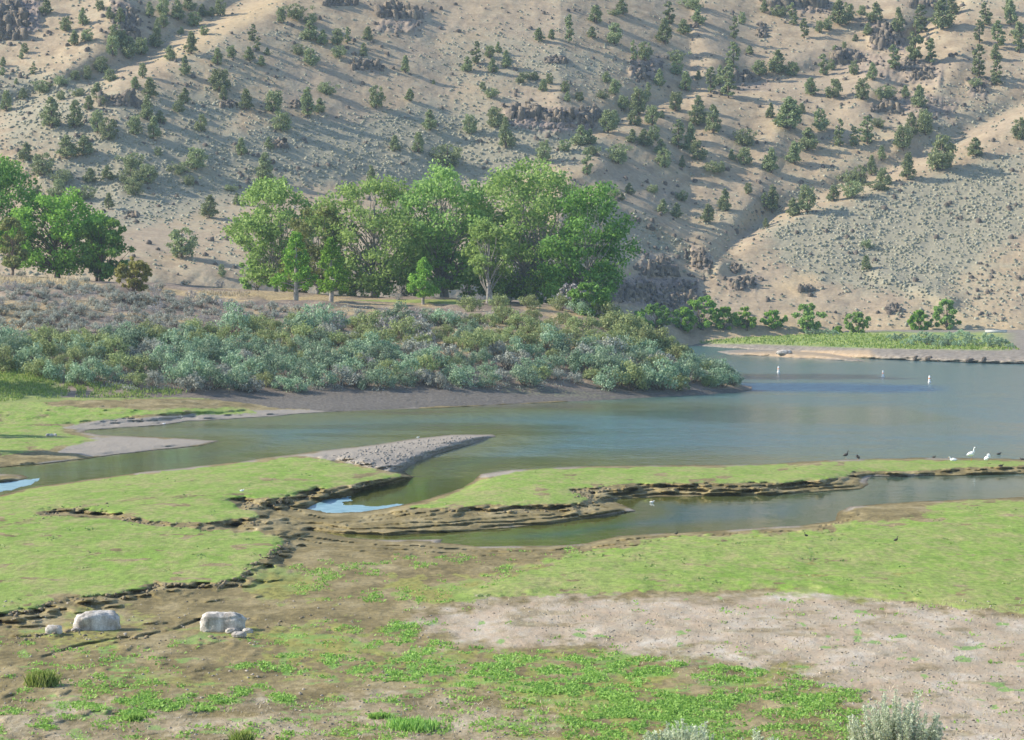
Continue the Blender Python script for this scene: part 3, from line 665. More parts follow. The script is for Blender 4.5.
def copy_one(o, loc, rz, sc, name=None):
    c = o.copy(); COL.objects.link(c)
    for k in ('label', 'group'):
        if k in c: del c[k]
    c.location = [float(q) for q in loc]; c.rotation_euler = (0, 0, rz); c.scale = sc if hasattr(sc, '__len__') else (sc, sc, sc)
    return c
ORD = ['', 'second', 'third', 'fourth', 'fifth', 'sixth', 'seventh', 'eighth', 'ninth', 'tenth', 'eleventh', 'twelfth', 'thirteenth', 'fourteenth', 'fifteenth', 'sixteenth', 'seventeenth', 'eighteenth', 'nineteenth', 'twentieth']
def label_set(items, anchors, noun, sx=1.0):
    """items: (obj, u, v, words). Each label: its look, its rank from the left among look-alikes of its spot, the spot."""
    by = {}
    for o, u, v, wd in items:
        z = min(anchors, key=lambda a: ((a[0] - u) * sx) ** 2 + (a[1] - v) ** 2)[2]; by.setdefault((wd, z), []).append((u, v, o))
    for (wd, z), L in by.items():
        L.sort(key=lambda t: t[:2]); n = len(L)
        for i, (u, v, o) in enumerate(L):
            if n == 1: o['label'] = f'{wd} {noun}, the only such one {z}'
            elif i == n - 1: o['label'] = f'{wd} {noun}, rightmost such one {z}'
            elif i == 0: o['label'] = f'{wd} {noun}, leftmost such one {z}'
            else: o['label'] = f'{wd} {noun}, {ORD[min(i, 19)]} from left {z}'

# ------------------------------------------------------------------ junipers of the hillside: tile origin, then (x, base y, width, height) in quarter pixels
JUN = [((0, 0), [(185,55,55,60),(265,125,50,60),(332,100,45,70),(297,180,50,60),(350,165,50,50),(400,40,40,40),(440,75,40,50),(598,65,40,60),(655,60,50,70),(655,110,40,60),(630,130,35,60),(625,190,60,80),(710,80,60,80),(755,40,60,60),(775,105,55,60),(845,65,35,40),(882,65,45,75),(810,65,45,50),(480,100,50,70),(450,225,60,85),(515,230,60,85),(565,220,60,70),(460,170,50,75),(495,195,50,75),(724,135,30,30),(815,140,35,40),(765,215,60,90),(678,240,50,60),(740,300,45,80),(1010,165,35,70),(995,240,50,55),(870,260,50,70),(925,230,40,50),(880,365,90,90),(895,400,40,60),(985,440,65,85),(98,210,30,40),(85,235,20,30),(12,265,30,40),(8,300,25,35),(132,295,25,45),(65,335,20,25),(350,320,35,60),(405,290,60,65),(440,325,50,50),(540,355,45,50),(570,310,35,60),(600,390,70,80),(300,320,40,40),(245,340,50,40),(170,370,70,50),(92,395,45,45),(25,445,60,85),(245,400,35,40),(310,385,45,35),(388,395,60,65),(205,510,90,120),(300,510,70,110),(355,440,50,60),(415,420,50,40),(390,530,60,90),(435,560,70,90),(540,540,60,80),(590,480,60,100),(615,555,60,90),(640,490,50,50),(715,450,50,50),(740,410,50,60),(803,525,50,70),(265,630,90,90),(335,620,80,80),(105,645,65,75),(170,700,90,90),(245,735,80,60),(360,730,60,60),(430,720,60,60),(530,680,80,70),(590,735,80,80),(520,740,90,70),(785,680,90,90),(715,695,70,50),(632,625,30,40),(755,740,50,40),(965,620,50,70)]),
 ((256, 0), [(100,90,40,65),(160,80,75,65),(215,160,75,80),(215,95,50,45),(268,178,50,60),(325,178,50,65),(367,172,30,65),(447,160,50,55),(430,225,35,55),(333,230,55,50),(170,220,50,45),(218,262,60,70),(5,205,30,60),(22,265,40,45),(45,220,30,30),(597,290,42,70),(615,403,45,50),(480,432,62,92),(695,518,60,80),(710,335,14,20),(845,285,50,60),(882,255,40,90),(935,230,45,50),(970,210,30,45),(1000,270,45,70),(946,290,45,60),(907,360,28,35),(942,390,55,40),(72,450,80,90),(100,525,80,80),(205,465,70,115),(255,450,50,60),(285,380,65,55),(52,595,40,50),(853,535,60,80),(955,510,70,85),(1000,590,70,120),(555,605,50,65),(650,612,60,85),(765,665,120,90),(460,735,45,75),(35,720,75,110)]),
 ((512, 0), [(107,165,50,55),(158,155,35,40),(228,170,40,110),(335,90,70,70),(440,55,60,60),(410,60,50,25),(320,150,40,45),(410,175,60,85),(628,95,50,90),(610,175,75,100),(685,135,60,60),(745,95,60,60),(720,40,70,60),(890,155,35,90),(920,95,30,50),(1010,50,40,50),(487,240,30,80),(530,240,55,75),(660,250,60,50),(660,300,50,60),(590,345,50,70),(695,365,60,80),(745,320,30,40),(885,280,60,110),(795,370,50,100),(832,340,45,80),(865,390,70,130),(990,300,60,60),(950,215,35,35),(60,315,45,30),(35,330,40,40),(92,320,30,35),(125,365,45,50),(150,335,30,45),(215,370,40,50),(222,405,30,40),(270,405,40,40),(380,330,40,45),(412,380,50,65),(365,395,45,35),(545,390,30,60),(445,440,50,60),(507,460,80,110),(490,500,60,60),(385,530,70,90),(410,500,50,60),(560,500,60,80),(655,445,60,80),(745,440,50,60),(600,470,30,30),(275,580,80,80),(315,575,50,60),(210,605,50,50),(130,650,60,90),(300,700,45,110),(320,620,40,40),(425,655,85,80),(480,570,45,55),(530,585,70,70),(570,560,50,60),(595,615,55,60),(610,670,60,75),(665,590,60,110),(715,570,50,80),(740,500,80,80),(805,530,70,110),(745,640,70,80),(700,600,40,50),(682,670,30,50),(810,690,85,50),(880,640,35,45),(930,660,60,70),(928,585,85,70),(1015,680,40,60),(1020,470,15,35)]),
 ((768, 0), [(45,65,60,45),(100,100,40,90),(145,150,40,75),(205,130,35,50),(240,120,40,50),(285,100,90,100),(320,80,50,70),(375,60,35,40),(430,90,65,80),(400,140,40,50),(350,165,30,30),(520,130,60,100),(590,245,70,160),(612,130,60,110),(650,255,50,100),(695,115,100,120),(735,60,60,70),(500,275,50,95),(845,170,45,90),(870,100,50,90),(920,195,60,110),(970,100,60,100),(1005,210,50,120),(845,310,60,130),(830,350,50,40),(915,340,50,100),(910,240,50,60),(965,50,50,60),(1000,150,50,60),(40,295,80,95),(98,305,55,60),(170,380,65,70),(262,390,70,75),(222,300,45,85),(255,280,30,45),(270,225,45,45),(305,195,22,30),(345,300,40,60),(380,400,60,90),(418,320,50,70),(470,400,80,60),(550,390,40,50),(605,430,65,90),(625,495,50,60),(85,520,130,130),(12,470,35,60),(135,450,40,40),(210,525,60,90),(285,585,45,110),(343,585,40,80),(397,575,60,110),(440,510,50,40),(540,600,80,100),(575,540,60,90),(630,540,70,90),(160,600,90,90),(105,655,70,90),(15,690,60,100),(455,640,40,60),(415,700,45,80),(370,740,60,80),(465,740,60,70),(560,720,70,110),(330,740,70,60),(695,680,110,140),(830,625,70,75),(1010,560,60,90)]),
 ((0, 185), [(435,95,45,65),(840,130,80,90),(728,290,112,120),(948,80,35,50),(920,25,50,30),(887,365,30,50),(535,40,75,70),(230,55,70,80),(330,60,90,60),(150,80,50,80)]),
 ((512, 185), [(470,35,45,45),(562,30,45,35),(605,115,50,60),(658,130,50,60),(678,65,50,45),(785,150,65,75),(852,105,55,90),(945,35,35,45),(1010,90,30,60),(1015,170,30,40),(410,50,50,40),(440,60,30,30)]),
 ((768, 185), [(18,110,65,110),(100,125,60,75),(155,110,75,110),(262,65,60,65),(335,50,80,70),(440,20,80,40),(395,250,38,35),(392,340,50,60)])]
ANCH = [(15,75,'below the corner cliff'),(75,40,'beside rocks between two cliffs'),(118,48,'crowding the upper gully'),(160,25,'at the gully head'),(210,12,'on the pale upper ridge'),
 (90,85,'beside the pale ridge slope'),(145,90,'low on the pale ridge'),(185,60,'on the lit ridge face'),(225,90,'near the small rock step'),(20,105,'on the shady lower corner slope'),(60,125,'in the lower hillside stand'),(105,130,'in the middle hillside stand'),(150,125,'beside the dark hollow'),
 (35,165,'above the big green tree'),(75,160,'over the green lakeside trees'),(130,170,'on the slope above green trees'),(195,165,'on open slope behind cottonwoods'),(115,205,'on the sage flat behind trees'),(190,240,'on the open sage flat'),(225,200,'beside the leftmost cottonwood'),
 (290,20,'near the top edge rocks'),(310,45,'in the upper row of junipers'),(360,45,'beside the grey rubble patch'),(265,60,'on the crest below the rocks'),(285,120,'around the blue shaded hollow'),(375,100,'alone on the open slope'),(405,70,'on bare tan open slope'),(430,130,'on the open slope over cottonwoods'),(450,160,'touching the cottonwood tops'),(480,60,'in the small upslope group'),(490,140,'above the right cottonwood'),(265,160,'behind the left cottonwood'),
 (545,40,'below the top tan slope'),(595,20,'on the top centre slope'),(620,40,'over the columnar rock'),(670,35,'around the pale upper rock'),(640,60,'on top of columnar rock'),(735,30,'beside the tan pinnacle'),(530,85,'above the long rock band'),(570,95,'right of the small ledge'),(690,75,'in the upper ravine'),(725,85,'along the ravine edge'),(620,95,'over the rock band end'),(640,115,'beside the rock band end'),(545,150,'on the ridge behind cottonwoods'),(585,155,'on the pale ridge nose'),(615,160,'below the pale ridge crest'),(650,140,'in the slope thicket'),(690,130,'in the ravine thicket'),(710,160,'low on the ravine slope'),(745,150,'in the pale blue shade'),
 (790,20,'at the top rocky edge'),(840,20,'above the big shaded outcrop'),(875,30,'around the big shaded outcrop'),(920,25,'beside the tallest juniper'),(925,60,'below the tallest juniper'),(990,20,'in the top corner grove'),(980,60,'in the steep corner column'),(785,70,'beside the low rock wall'),(830,70,'among the broken tan ledges'),(870,90,'on the boulder slope'),(915,105,'above the dark ravine shade'),(790,120,'in the large round thicket'),(820,130,'on the long shaded bench'),(865,135,'along the row on bench'),(905,140,'in the ravine mouth'),(800,160,'under the round thicket'),(870,175,'on the near ridge crest'),(945,160,'on the near ridge shoulder'),(1010,130,'at the far edge ridge'),
 (640,205,'above the eroded bluff'),(665,215,'on the bluff shoulder'),(720,215,'in the fan shaped gully'),(800,210,'where two ridges meet'),(850,195,'on the crest line'),(866,260,'on the bare near hill')]
protos = {}
for kind, H, W in (('conical', 6.2, 4.2), ('rounded', 5.4, 4.6), ('spreading', 4.6, 5.4), ('slender', 7.4, 3.1)):
    protos[kind] = [(make_conifer('juniper_tree', 500 + i * 7 + len(kind), kind, H, W, M['juniper'], M['brown_bark'], 1700, .46), H, W) for i in range(3)]
used = set(); items = []; rng = R(7)
for (ox, oy), L in JUN:
    for (x, y, wd, ht) in L:
        u = ox + x / 4; v = oy + y / 4; a = wd / ht
        kind = 'slender' if a < .56 else 'spreading' if a > 1.02 else ('conical' if rng.rand() < .55 else 'rounded')
        j = rng.randint(3); pr, H, W = protos[kind][j]
        p = hill_at(u, v); px = F / p[1]; sc = (wd / 4 / px * 1.08 / W, wd / 4 / px * 1.08 / W, ht / 4 / px * 1.06 / H)
        p = p - np.array([0, 0, .15]); rz = rng.rand() * 6.28
        if (kind, j) not in used:
            used.add((kind, j)); o = pr; o.location = [float(q) for q in p]; o.rotation_euler = (0, 0, rz); o.scale = sc
        else: o = copy_tree(pr, p, rz, sc)
        hm = ht / 4 / px
        items.append((o, u, v, ('tall ' if hm > 5.8 else 'small ' if hm < 3.3 else 'midsize ') + kind))
        tag(o, None, 'juniper', 'junipers scattered over the dry hillside')
for kind in protos:
    for j, (pr, H, W) in enumerate(protos[kind]):
        if (kind, j) not in used:
            for ch in KIDS[pr.name]: bpy.data.objects.remove(ch)
            bpy.data.objects.remove(pr)
label_set(items, ANCH, 'juniper')

# ------------------------------------------------------------------ hill sagebrush and scree (uncountable)
def domes(rng, pts, rad, asp, k=6, mat=None, name='x', jit=.3, rocky_=False):
    n = len(pts); a = np.arange(k) * 2 * math.pi / k + rng.rand(n, 1) * 6.28
    def ring(s, h): 
        q = 1 + (rng.rand(n, k) - .5) * 2 * jit
        return np.stack([pts[:, 0:1] + np.cos(a) * rad[:, None] * s * q, pts[:, 1:2] + np.sin(a) * rad[:, None] * s * q, pts[:, 2:3] + h * rad[:, None] * asp * (1 + (rng.rand(n, k) - .5) * jit)], -1)
    r0 = ring(.85, -.5); r1 = ring(1.0, .45); r2 = ring(.55, 1.0); tp = pts + np.stack([0 * rad, 0 * rad, rad * asp * 1.12], -1)
    V = np.concatenate([r0, r1, r2, tp[:, None, :]], 1); m_ = 3 * k + 1; f = []
    for j in range(k):
        j2 = (j + 1) % k
        for b_ in (0, k): f += [(b_ + j, b_ + j2, b_ + k + j2), (b_ + j, b_ + k + j2, b_ + k + j)]
        f.append((2 * k + j, 2 * k + j2, 3 * k))
    Fq = (np.array(f)[None] + (np.arange(n) * m_)[:, None, None]).reshape(-1, 3)
    return mesh_np(name, V.reshape(-1, 3), Fq, mat)
def hill_many(u, v):
    i = np.clip(np.searchsorted(-hv, -v), 0, len(hv) - 1); j = np.clip(np.searchsorted(hu, u), 0, len(hu) - 1)
    Yv = HY[i, j]; vv = hv[i]; uu_ = hu[j]
    return np.stack([(u - 512) * Yv / F, Yv, CH + (VH - vv) * Yv / F], -1)
rng = R(11)
N = 90000; u = rng.uniform(-60, 1084, N); v = rng.uniform(-10, 332, N)
i = np.clip(np.searchsorted(-hv, -v), 0, len(hv) - 1); j = np.clip(np.searchsorted(hu, u), 0, len(hu) - 1)
dens = (.10 + .75 * sagem[i, j]) * (.35 + 1.3 * ss(fbm(u / 9, v / 5, 3, 401), -.5, .5)) * (1 - .7 * rocky(u, v)) * np.where(v < 276 + 52 * ss(u, 590, 640), 1, 0) * np.clip(1.1 - v * 0.0003, .3, 1)
k = rng.rand(N) < dens * .62; p = hill_many(u[k], v[k])
rad = .20 + .27 * rng.rand(len(p)) ** 1.7
m, nt, b = newmat('hill_sagebrush')
gm = nt.nodes.new('ShaderNodeNewGeometry')
c = ramp(nt, gm.outputs['Random Per Island'], [(0, (.21, .21, .145)), (.5, (.29, .285, .205)), (1, (.39, .375, .28))])
nt.links.new(mixc(nt, .5, c, ramp(nt, noise(nt, 5, 2, wpos(nt)), [(.3, .5), (.7, 1.2)]), 'MULTIPLY'), b.inputs['Base Color'])
o = domes(rng, p, rad, .75, 6, m, 'sagebrush_cover', .35); tag(o, 'grey green sagebrush dotted over the hill', kind='stuff')
N = 26000; u = rng.uniform(-20, 1044, N); v = rng.uniform(-5, 328, N); rr = np.zeros(N)
for pp, a in ROCKY: rr = np.maximum(rr, a * ss(sdf(u, v, pp, 1.0), -16, 4))
dens = rr * .5 + .035 + .2 * ss(fbm(u / 30, v / 14, 3, 402), .25, .5)
k = (rng.rand(N) < dens) & (v < 276 + 45 * ss(u, 600, 680)); p = hill_many(u[k], v[k]); rad = .22 + .5 * rng.rand(len(p)) ** 2.5
o = domes(rng, p, rad, 1.1, 5, M['scree'], 'scree_rubble', .45); tag(o, 'loose dark rocks strewn down the slopes', kind='stuff')

# ------------------------------------------------------------------ rock outcrops
def outcrop(seed, u, v, wpx, hpx, n, label, cat='rock outcrop', name='rock_outcrop'):
    """craggy blocks piled up the slope, taller and joined towards the middle"""
    rng = R(seed); p = hill_at(u, v); px = F / p[1]; mb = MB(); n = int(n * 2.2)
    for i in range(n):
        du = (rng.rand() - .5) * wpx; e = math.sqrt(max(.05, 1 - (2 * du / wpx) ** 2)); dv = rng.rand() * hpx * e * .85
        q = hill_many(np.array([u + du]), np.array([v - dv]))[0] - p
        r = min(1.9, max(.42, .085 * wpx / px)) * (.55 + .9 * rng.rand() ** 1.5); hh = r * (.9 + 1.7 * rng.rand())
        k = 6; ang = rng.rand() * 6.28 + np.arange(k) * 2 * math.pi / k + rng.normal(size=k) * .3; rows = []; tx, ty = rng.normal(size=2) * .22
        for t_, s_ in ((-.8, 1.2), (.15, 1.1), (.62, .95), (.92, .6 + .3 * rng.rand())):
            rr_ = r * s_ * (1 + rng.normal(size=k) * .16)
            rows.append(np.stack([q[0] + tx * t_ * hh + np.cos(ang) * rr_, q[1] + ty * t_ * hh + np.sin(ang) * rr_ - .3, q[2] + t_ * hh + rng.normal(size=k) * .10 * hh * (t_ > 0)], -1))
        V = np.concatenate(rows); f = []
        for b_ in range(3):
            for j in range(k): f.append((b_ * k + j, b_ * k + (j + 1) % k, (b_ + 1) * k + (j + 1) % k, (b_ + 1) * k + j))
        o_ = 3 * k; f += [(o_, o_ + 1, o_ + 2, o_ + 3), (o_, o_ + 3, o_ + 4, o_ + 5)]
        mb.add(V, f)
    uu = np.linspace(-.5, .5, 9) * wpx
    for fr in (.1, .45, .75):
        w_ = math.sqrt(max(.1, 1 - (fr * 2 - .8) ** 2 * .8)); pl = hill_many(u + uu * w_, np.full(9, v - fr * hpx * .85)) - p + rng.normal(size=(9, 3)) * .15
        mb.tube(pl - np.array([0, 0, .1]), list(.4 + .5 * rng.rand(9)), 6)
    mb.tube([hill_many(np.array([u]), np.array([v - t * hpx * .85]))[0] - p for t in (0, .25, .5, .8)], [.5, .6, .6, .4], 6)
    o = mb.build(name, M['basalt']); o.location = [float(q) for q in p]
    tag(o, label, cat, 'rock outcrops on the hillside'); return o
OC = [(8,26,40,30,26,'large dark columnar cliff filling the top left corner'),(8,40,34,12,16,'low broken ledge under the top left corner cliff'),(126,36,26,38,22,'dark jagged outcrop wrapped in junipers in the upper left gully'),
 (340,6,34,10,12,'dark rock ledge cut by the top edge above three junipers'),(400,18,40,14,22,'grey rubble outcrop with a bush on the tan upper slope'),(366,70,26,10,14,'small dark ledge below the upper row of junipers'),
 (120,106,40,8,16,'long low ledge amid the left hillside junipers'),(228,108,16,7,8,'small dark ledge on the lit slope left of the blue hollow'),(300,108,20,8,9,'shaded boulders behind the tallest juniper of the blue hollow'),(280,148,16,8,8,'small pale rubble knob left above the cottonwoods'),
 (528,118,34,14,22,'left part of the long dark rock band'),(560,122,26,14,18,'middle part of the long dark rock band'),(590,122,26,16,18,'right blocky end of the long dark rock band'),
 (643,79,14,20,10,'dark upright columnar rock with two junipers on top'),(556,64,22,8,10,'low shaded ledge at the upper middle slope'),(762,38,10,20,6,'tan pinnacle standing beside a cast shadow near the top'),(694,28,8,16,5,'pale blocky rock among the top centre junipers'),(742,82,34,8,14,'thin broken ledge crossing the upper ravine'),
 (795,6,56,12,20,'tan and dark cliff band cut by the top edge'),(886,46,28,26,20,'big dome shaped outcrop half in blue shade'),(848,62,34,10,16,'broken tan ledges left below the dome outcrop'),(905,70,18,14,10,'tan block at the top of the dark talus'),(922,80,20,16,12,'upright tan and shaded block beside the long shadow'),(978,92,14,11,7,'single rounded pale outcrop under the slender junipers'),(925,8,30,14,12,'dark cliff top cut by the top edge beside the tallest juniper'),
 (885,112,30,8,14,'dark talus ledge on the slope under the broken ledges'),
 (622,302,26,22,16,'left end of the columnar cliff above the far shore'),(645,302,24,24,16,'second section of the columnar cliff above the far shore'),(668,306,22,22,14,'third section of the columnar cliff above the far shore'),(687,310,24,30,18,'tall right end of the columnar cliff above the far shore'),
 (662,276,30,20,14,'eroded tan bluff above the columnar cliff'),(700,268,16,22,9,'twin tan spires at the gully edge'),(742,290,24,13,12,'small dark cliff on the near hill right of the gully'),(735,274,10,12,5,'lone block above the small dark cliff'),(893,312,14,8,6,'small shaded rock knob low on the near hill'),(806,292,16,5,6,'low stony ledge near the foot of the near hill'),(133,218,9,6,5,'pair of dark boulders on the sage flat behind the trees')]
for i_, (u_, v_, w_, h_, n_, lb) in enumerate(OC): outcrop(900 + i_, u_, v_, w_, h_, n_, lb)

# ------------------------------------------------------------------ big trees by the lake
def broad_at(name, label, cat, group, u, v, wpx, hpx, Yw=None, **k):
    p = bank_at(u, v) if Yw is None else bank_at(u, Yw=Yw)
    px = F / p[1]; top = p[2] if Yw is None else None
    if Yw is not None: hpx = hpx - (v - (VH + F * (CH - p[2]) / p[1]))
    o = make_broad(name, int(abs(u) * 7 + hpx), wpx / px, hpx / px, **k); o.location = [float(q) for q in p - np.array([0, 0, .1])]
    tag(o, label, cat, group); return o
CG = 'cottonwoods on the peninsula'
broad_at('cottonwood_tree', 'leftmost cottonwood with a wide drooping crown behind the others', 'cottonwood', CG, 274, 290, 106, 116, Yw=452, mat=M['cotton'], bark=M['bark'], n_cl=60, leaves=9500, leaf=.34, base=.08, stems=3, ragged=.3, top=.6)
broad_at('cottonwood_tree', 'cottonwood with a thick pale forked trunk between two young pines', 'cottonwood', CG, 374, 295, 134, 120, Yw=440, mat=M['cotton'], bark=M['bark'], n_cl=72, leaves=10500, leaf=.34, base=.0, tr=.026, ragged=.3)
broad_at('cottonwood_tree', 'tall many stemmed cottonwood beside the bright young pine', 'cottonwood', CG, 446, 299, 116, 138, Yw=442, mat=M['cotton'], bark=M['bark'], n_cl=72, leaves=10500, leaf=.34, base=.04, stems=7, tr=.03, ragged=.3)
broad_at('cottonwood_tree', 'largest cottonwood with bare grey limbs showing and a dark leafy side', 'cottonwood', CG, 530, 300, 146, 146, Yw=440, mat=M['cotton'], bark=M['bark'], n_cl=95, leaves=15500, leaf=.34, base=.03, stems=2, tr=.022, ragged=.28, top=.58)
broad_at('cottonwood_tree', 'rightmost dark cottonwood leaning out over the willows', 'cottonwood', CG, 584, 304, 92, 124, Yw=431, mat=M['dark_leaf'], bark=M['bark'], n_cl=60, leaves=9000, leaf=.34, base=.06, ragged=.45, lean=.08)
broad_at('cottonwood_tree', 'thin pale cottonwood with open crown left of the largest one', 'cottonwood', CG, 488, 297, 52, 80, Yw=428, mat=M['cotton'], bark=M['bark'], n_cl=30, leaves=2600, leaf=.32, base=.3, ragged=.3, tr=.025)
broad_at('cottonwood_tree', 'hazy olive cottonwood tucked behind the two left pines', 'cottonwood', CG, 318, 290, 74, 90, Yw=440, mat=M['olive_leaf'], bark=M['bark'], n_cl=34, leaves=4200, leaf=.34, base=.1, ragged=.3)
broad_at('leafy_shrub', 'bright green shrub filling the foot of the dark right cottonwood', 'shrub', None, 590, 306, 46, 36, mat=M['dark_leaf'], bark=M['bark'], n_cl=26, leaves=2400, leaf=.3, base=.02, stems=3)
broad_at('leafy_shrub', 'small vivid green shrub under the largest cottonwood trunk', 'shrub', None, 541, 302, 38, 26, mat=M['bright_leaf'], bark=M['bark'], n_cl=22, leaves=1900, leaf=.28, base=.02, stems=3)
broad_at('leafy_shrub', 'lime green shrub at the right end beneath the leaning cottonwood', 'shrub', None, 600, 311, 22, 20, mat=M['bright_leaf'], bark=M['bark'], n_cl=12, leaves=900, leaf=.28, base=.02, stems=2)
broad_at('bare_bush', 'leafless grey bush in front of the dark right cottonwood', 'bush', None, 572, 308, 34, 30, mat=M['twigs'], bark=M['twigs'], n_cl=26, leaves=1300, leaf=.26, base=.02, stems=5, tr=.03)
for k_, (u_, w_, h_, Yw_, mt_, lb) in enumerate([(300, 40, 30, 446, 'olive_leaf', 'olive thicket filling the gap behind the dark young pine'), (352, 36, 34, 446, 'cotton', 'leafy thicket at the foot of the forked cottonwood'), (404, 44, 38, 450, 'cotton', 'shaded thicket between forked cottonwood and lime pine'), (466, 40, 40, 448, 'cotton', 'thicket closing the gap behind the thin pale cottonwood'), (256, 34, 42, 456, 'cotton', 'low drooping thicket under the leftmost cottonwood'), (508, 40, 36, 446, 'cotton', 'sapling thicket left of the largest trunk')]):
    broad_at('sapling_thicket', lb, 'thicket', 'thickets between the cottonwood trunks', u_, 297, w_ * 1.3, h_ * 1.3, Yw=Yw_, mat=M[mt_], bark=M['bark'], n_cl=22, leaves=2200, leaf=.32, base=.02, stems=4, tr=.02)
LG = 'green trees above the left shore'
broad_at('shade_tree', 'broad bright green tree with a dark trunk on orange grass', 'tree', LG, 57, 279, 118, 90, Yw=440, mat=M['bright_leaf'], bark=M['brown_bark'], n_cl=76, leaves=11500, leaf=.32, base=.03, tr=.028, ragged=.15, top=.55)
broad_at('shade_tree', 'smaller rounded green tree touching the broad one on its right', 'tree', LG, 101, 276, 62, 62, Yw=438, mat=M['dark_leaf'], bark=M['brown_bark'], n_cl=38, leaves=4400, leaf=.32, base=.03, tr=.025)
broad_at('shade_tree', 'huge dark green tree cut by the left edge', 'tree', LG, -14, 274, 116, 122, Yw=446, mat=M['dark_leaf'], bark=M['brown_bark'], n_cl=70, leaves=8500, leaf=.34, base=.16, ragged=.15)
broad_at('shade_tree', 'narrow yellow green tree with feathery foliage at the left edge', 'tree', LG, 12, 274, 30, 60, mat=M['olive_leaf'], bark=M['brown_bark'], n_cl=28, leaves=2600, leaf=.3, base=.12)
broad_at('shade_tree', 'small pale green treetop peeping out behind the paired green trees', 'tree', LG, 97, 276, 18, 66, Yw=450, mat=M['bright_leaf'], bark=M['brown_bark'], n_cl=14, leaves=1200, leaf=.3, base=.35)
broad_at('small_tree', 'low yellow green bushy tree standing alone above the sagebrush', 'small tree', None, 134, 284, 33, 29, Yw=410, mat=M['yellow_leaf'], bark=M['brown_bark'], n_cl=34, leaves=3400, leaf=.26, base=.1, stems=5, tr=.03)
for i_, (u_, v_, w_, h_, lb, mt) in enumerate([(296, 299, 38, 72, 'dark green young pine, tallest of the three in front of the cottonwoods', 'pine'), (331, 300, 32, 66, 'leaning leafy young pine beside the dark one', 'pine'), (423, 301, 29, 47, 'bright lime green young pine, smallest of the three', 'bright_leaf')]):
    p = bank_at(u_, v_ + 3); px = F / p[1]
    o = make_conifer('young_pine', 70 + i_, 'pine', h_ / px, w_ / px * 1.25, M[mt], M['bark'], 6000, .34, .16); o.location = [float(q) for q in p]
    tag(o, lb, 'pine', 'young pines in front of the cottonwoods')
# trees outside the frame whose shadows reach the left meadow
for k_, (X_, Y_, H_) in enumerate([(-54.5, 249, 11), (-58, 274, 9.5), (-72, 333, 15)]):
    o = make_broad('shade_tree', 40 + k_, H_ * .65, H_, M['dark_leaf'], M['brown_bark'], n_cl=30, leaves=2600, leaf=.4, base=.2)
    o.location = (X_, Y_, .8 + (k_ == 2) * 1.5); tag(o, ['tree beyond the left edge casting the broad meadow shadow', 'tree beyond the left edge casting the thin meadow shadow', 'tree beyond the left edge shading the grassy slope'][k_], 'tree', LG)

# ------------------------------------------------------------------ shrubs on the bank
rng = R(23)
wil = [make_shrub('willow_shrub', 30 + i, 4.4, 3.0, M['willow'], 1500, .25, 20) for i in range(5)]
wio = [make_shrub('willow_shrub', 40 + i, 4.0, 2.6, M['willow_olive'], 1400, .25, 20) for i in range(3)]
sil = [make_shrub('willow_shrub', 46 + i, 3.6, 2.3, M['sage'], 1300, .22, 22) for i in range(3)]
sag = [make_shrub('sagebrush', 50 + i, 2.0, 1.15, M['sage'], 560, .14, 18, .6) for i in range(5)]
gry = [make_shrub('sagebrush', 60 + i, 2.2, 1.5, M['twigs'], 520, .15, 18, .9, 'twigs', .45) for i in range(2)]
WZ = [(-30, 366), (-30, 346), (60, 343), (130, 338), (200, 334), (260, 326), (330, 326), (400, 324), (470, 322), (540, 320), (600, 327), (640, 340), (680, 362), (715, 376), (738, 386), (700, 390), (640, 391), (560, 386), (480, 388), (400, 389), (330, 391), (270, 394), (200, 393), (120, 388), (70, 384)]
def scatter(poly, du, dv, cap, rng, tries=9000):
    pu = np.array(poly); L = []; m_ = 0
    c = np.stack([rng.uniform(pu[:, 0].min(), pu[:, 0].max(), tries), rng.uniform(pu[:, 1].min(), pu[:, 1].max(), tries)], -1)
    c = c[sdf(c[:, 0], c[:, 1], poly, 1.0) > 0]
    for q in c:
        if all(((q[0] - r_[0]) / du) ** 2 + ((q[1] - r_[1]) / dv) ** 2 > 1 for r_ in L): L.append(q)
        if len(L) >= cap: break
    return L
usedp = set(); wit = []
for (u_, v_) in scatter(WZ, 13.5, 8.3, 272, rng) + [np.array(q) for q in [(606, 322), (616, 325), (626, 331), (634, 334), (642, 340), (650, 344), (612, 332), (660, 350), (670, 355), (680, 360), (622, 340), (640, 348), (560, 310), (530, 308), (500, 309), (470, 312), (585, 315), (700, 371), (709, 375), (717, 379), (725, 382), (732, 385), (704, 381), (713, 386), (722, 387)]]:
    ol = (v_ < 348 and rng.rand() < .7) or rng.rand() < .16 or (u_ < 120 and rng.rand() < .5) or (600 < u_ < 680 and v_ < 356)  # upper bank leans olive, lower blue green: sun and shade put into leaf colour
    pool = sil if (not ol and rng.rand() < .22) else (wio if ol else wil); sv = pool is sil; o = pool[rng.randint(len(pool))]
    p = bank_at(u_, v_); s = (.72 + .5 * rng.rand() ** 1.5 + .25 * ss(u_, 590, 610) * ss(690 - u_, 0, 40)) * (1 - .1 * ss(u_, 690, 740)); s3 = (s, s, s * (.85 + .4 * rng.rand())); rz = rng.rand() * 6.28
    if o.name not in usedp: usedp.add(o.name); o.location = [float(q) for q in p]; o.scale = s3; o.rotation_euler = (0, 0, rz)
    else: o = copy_one(o, p, rz, s3)
    tag(o, None, 'willow shrub', 'willow shrubs covering the bank'); wit.append((o, u_, v_, ('large ' if s > 1.02 else 'small ' if s < .86 else 'midsize ') + ('silver grey' if sv else 'olive green' if ol else 'blue green')))
WA = []
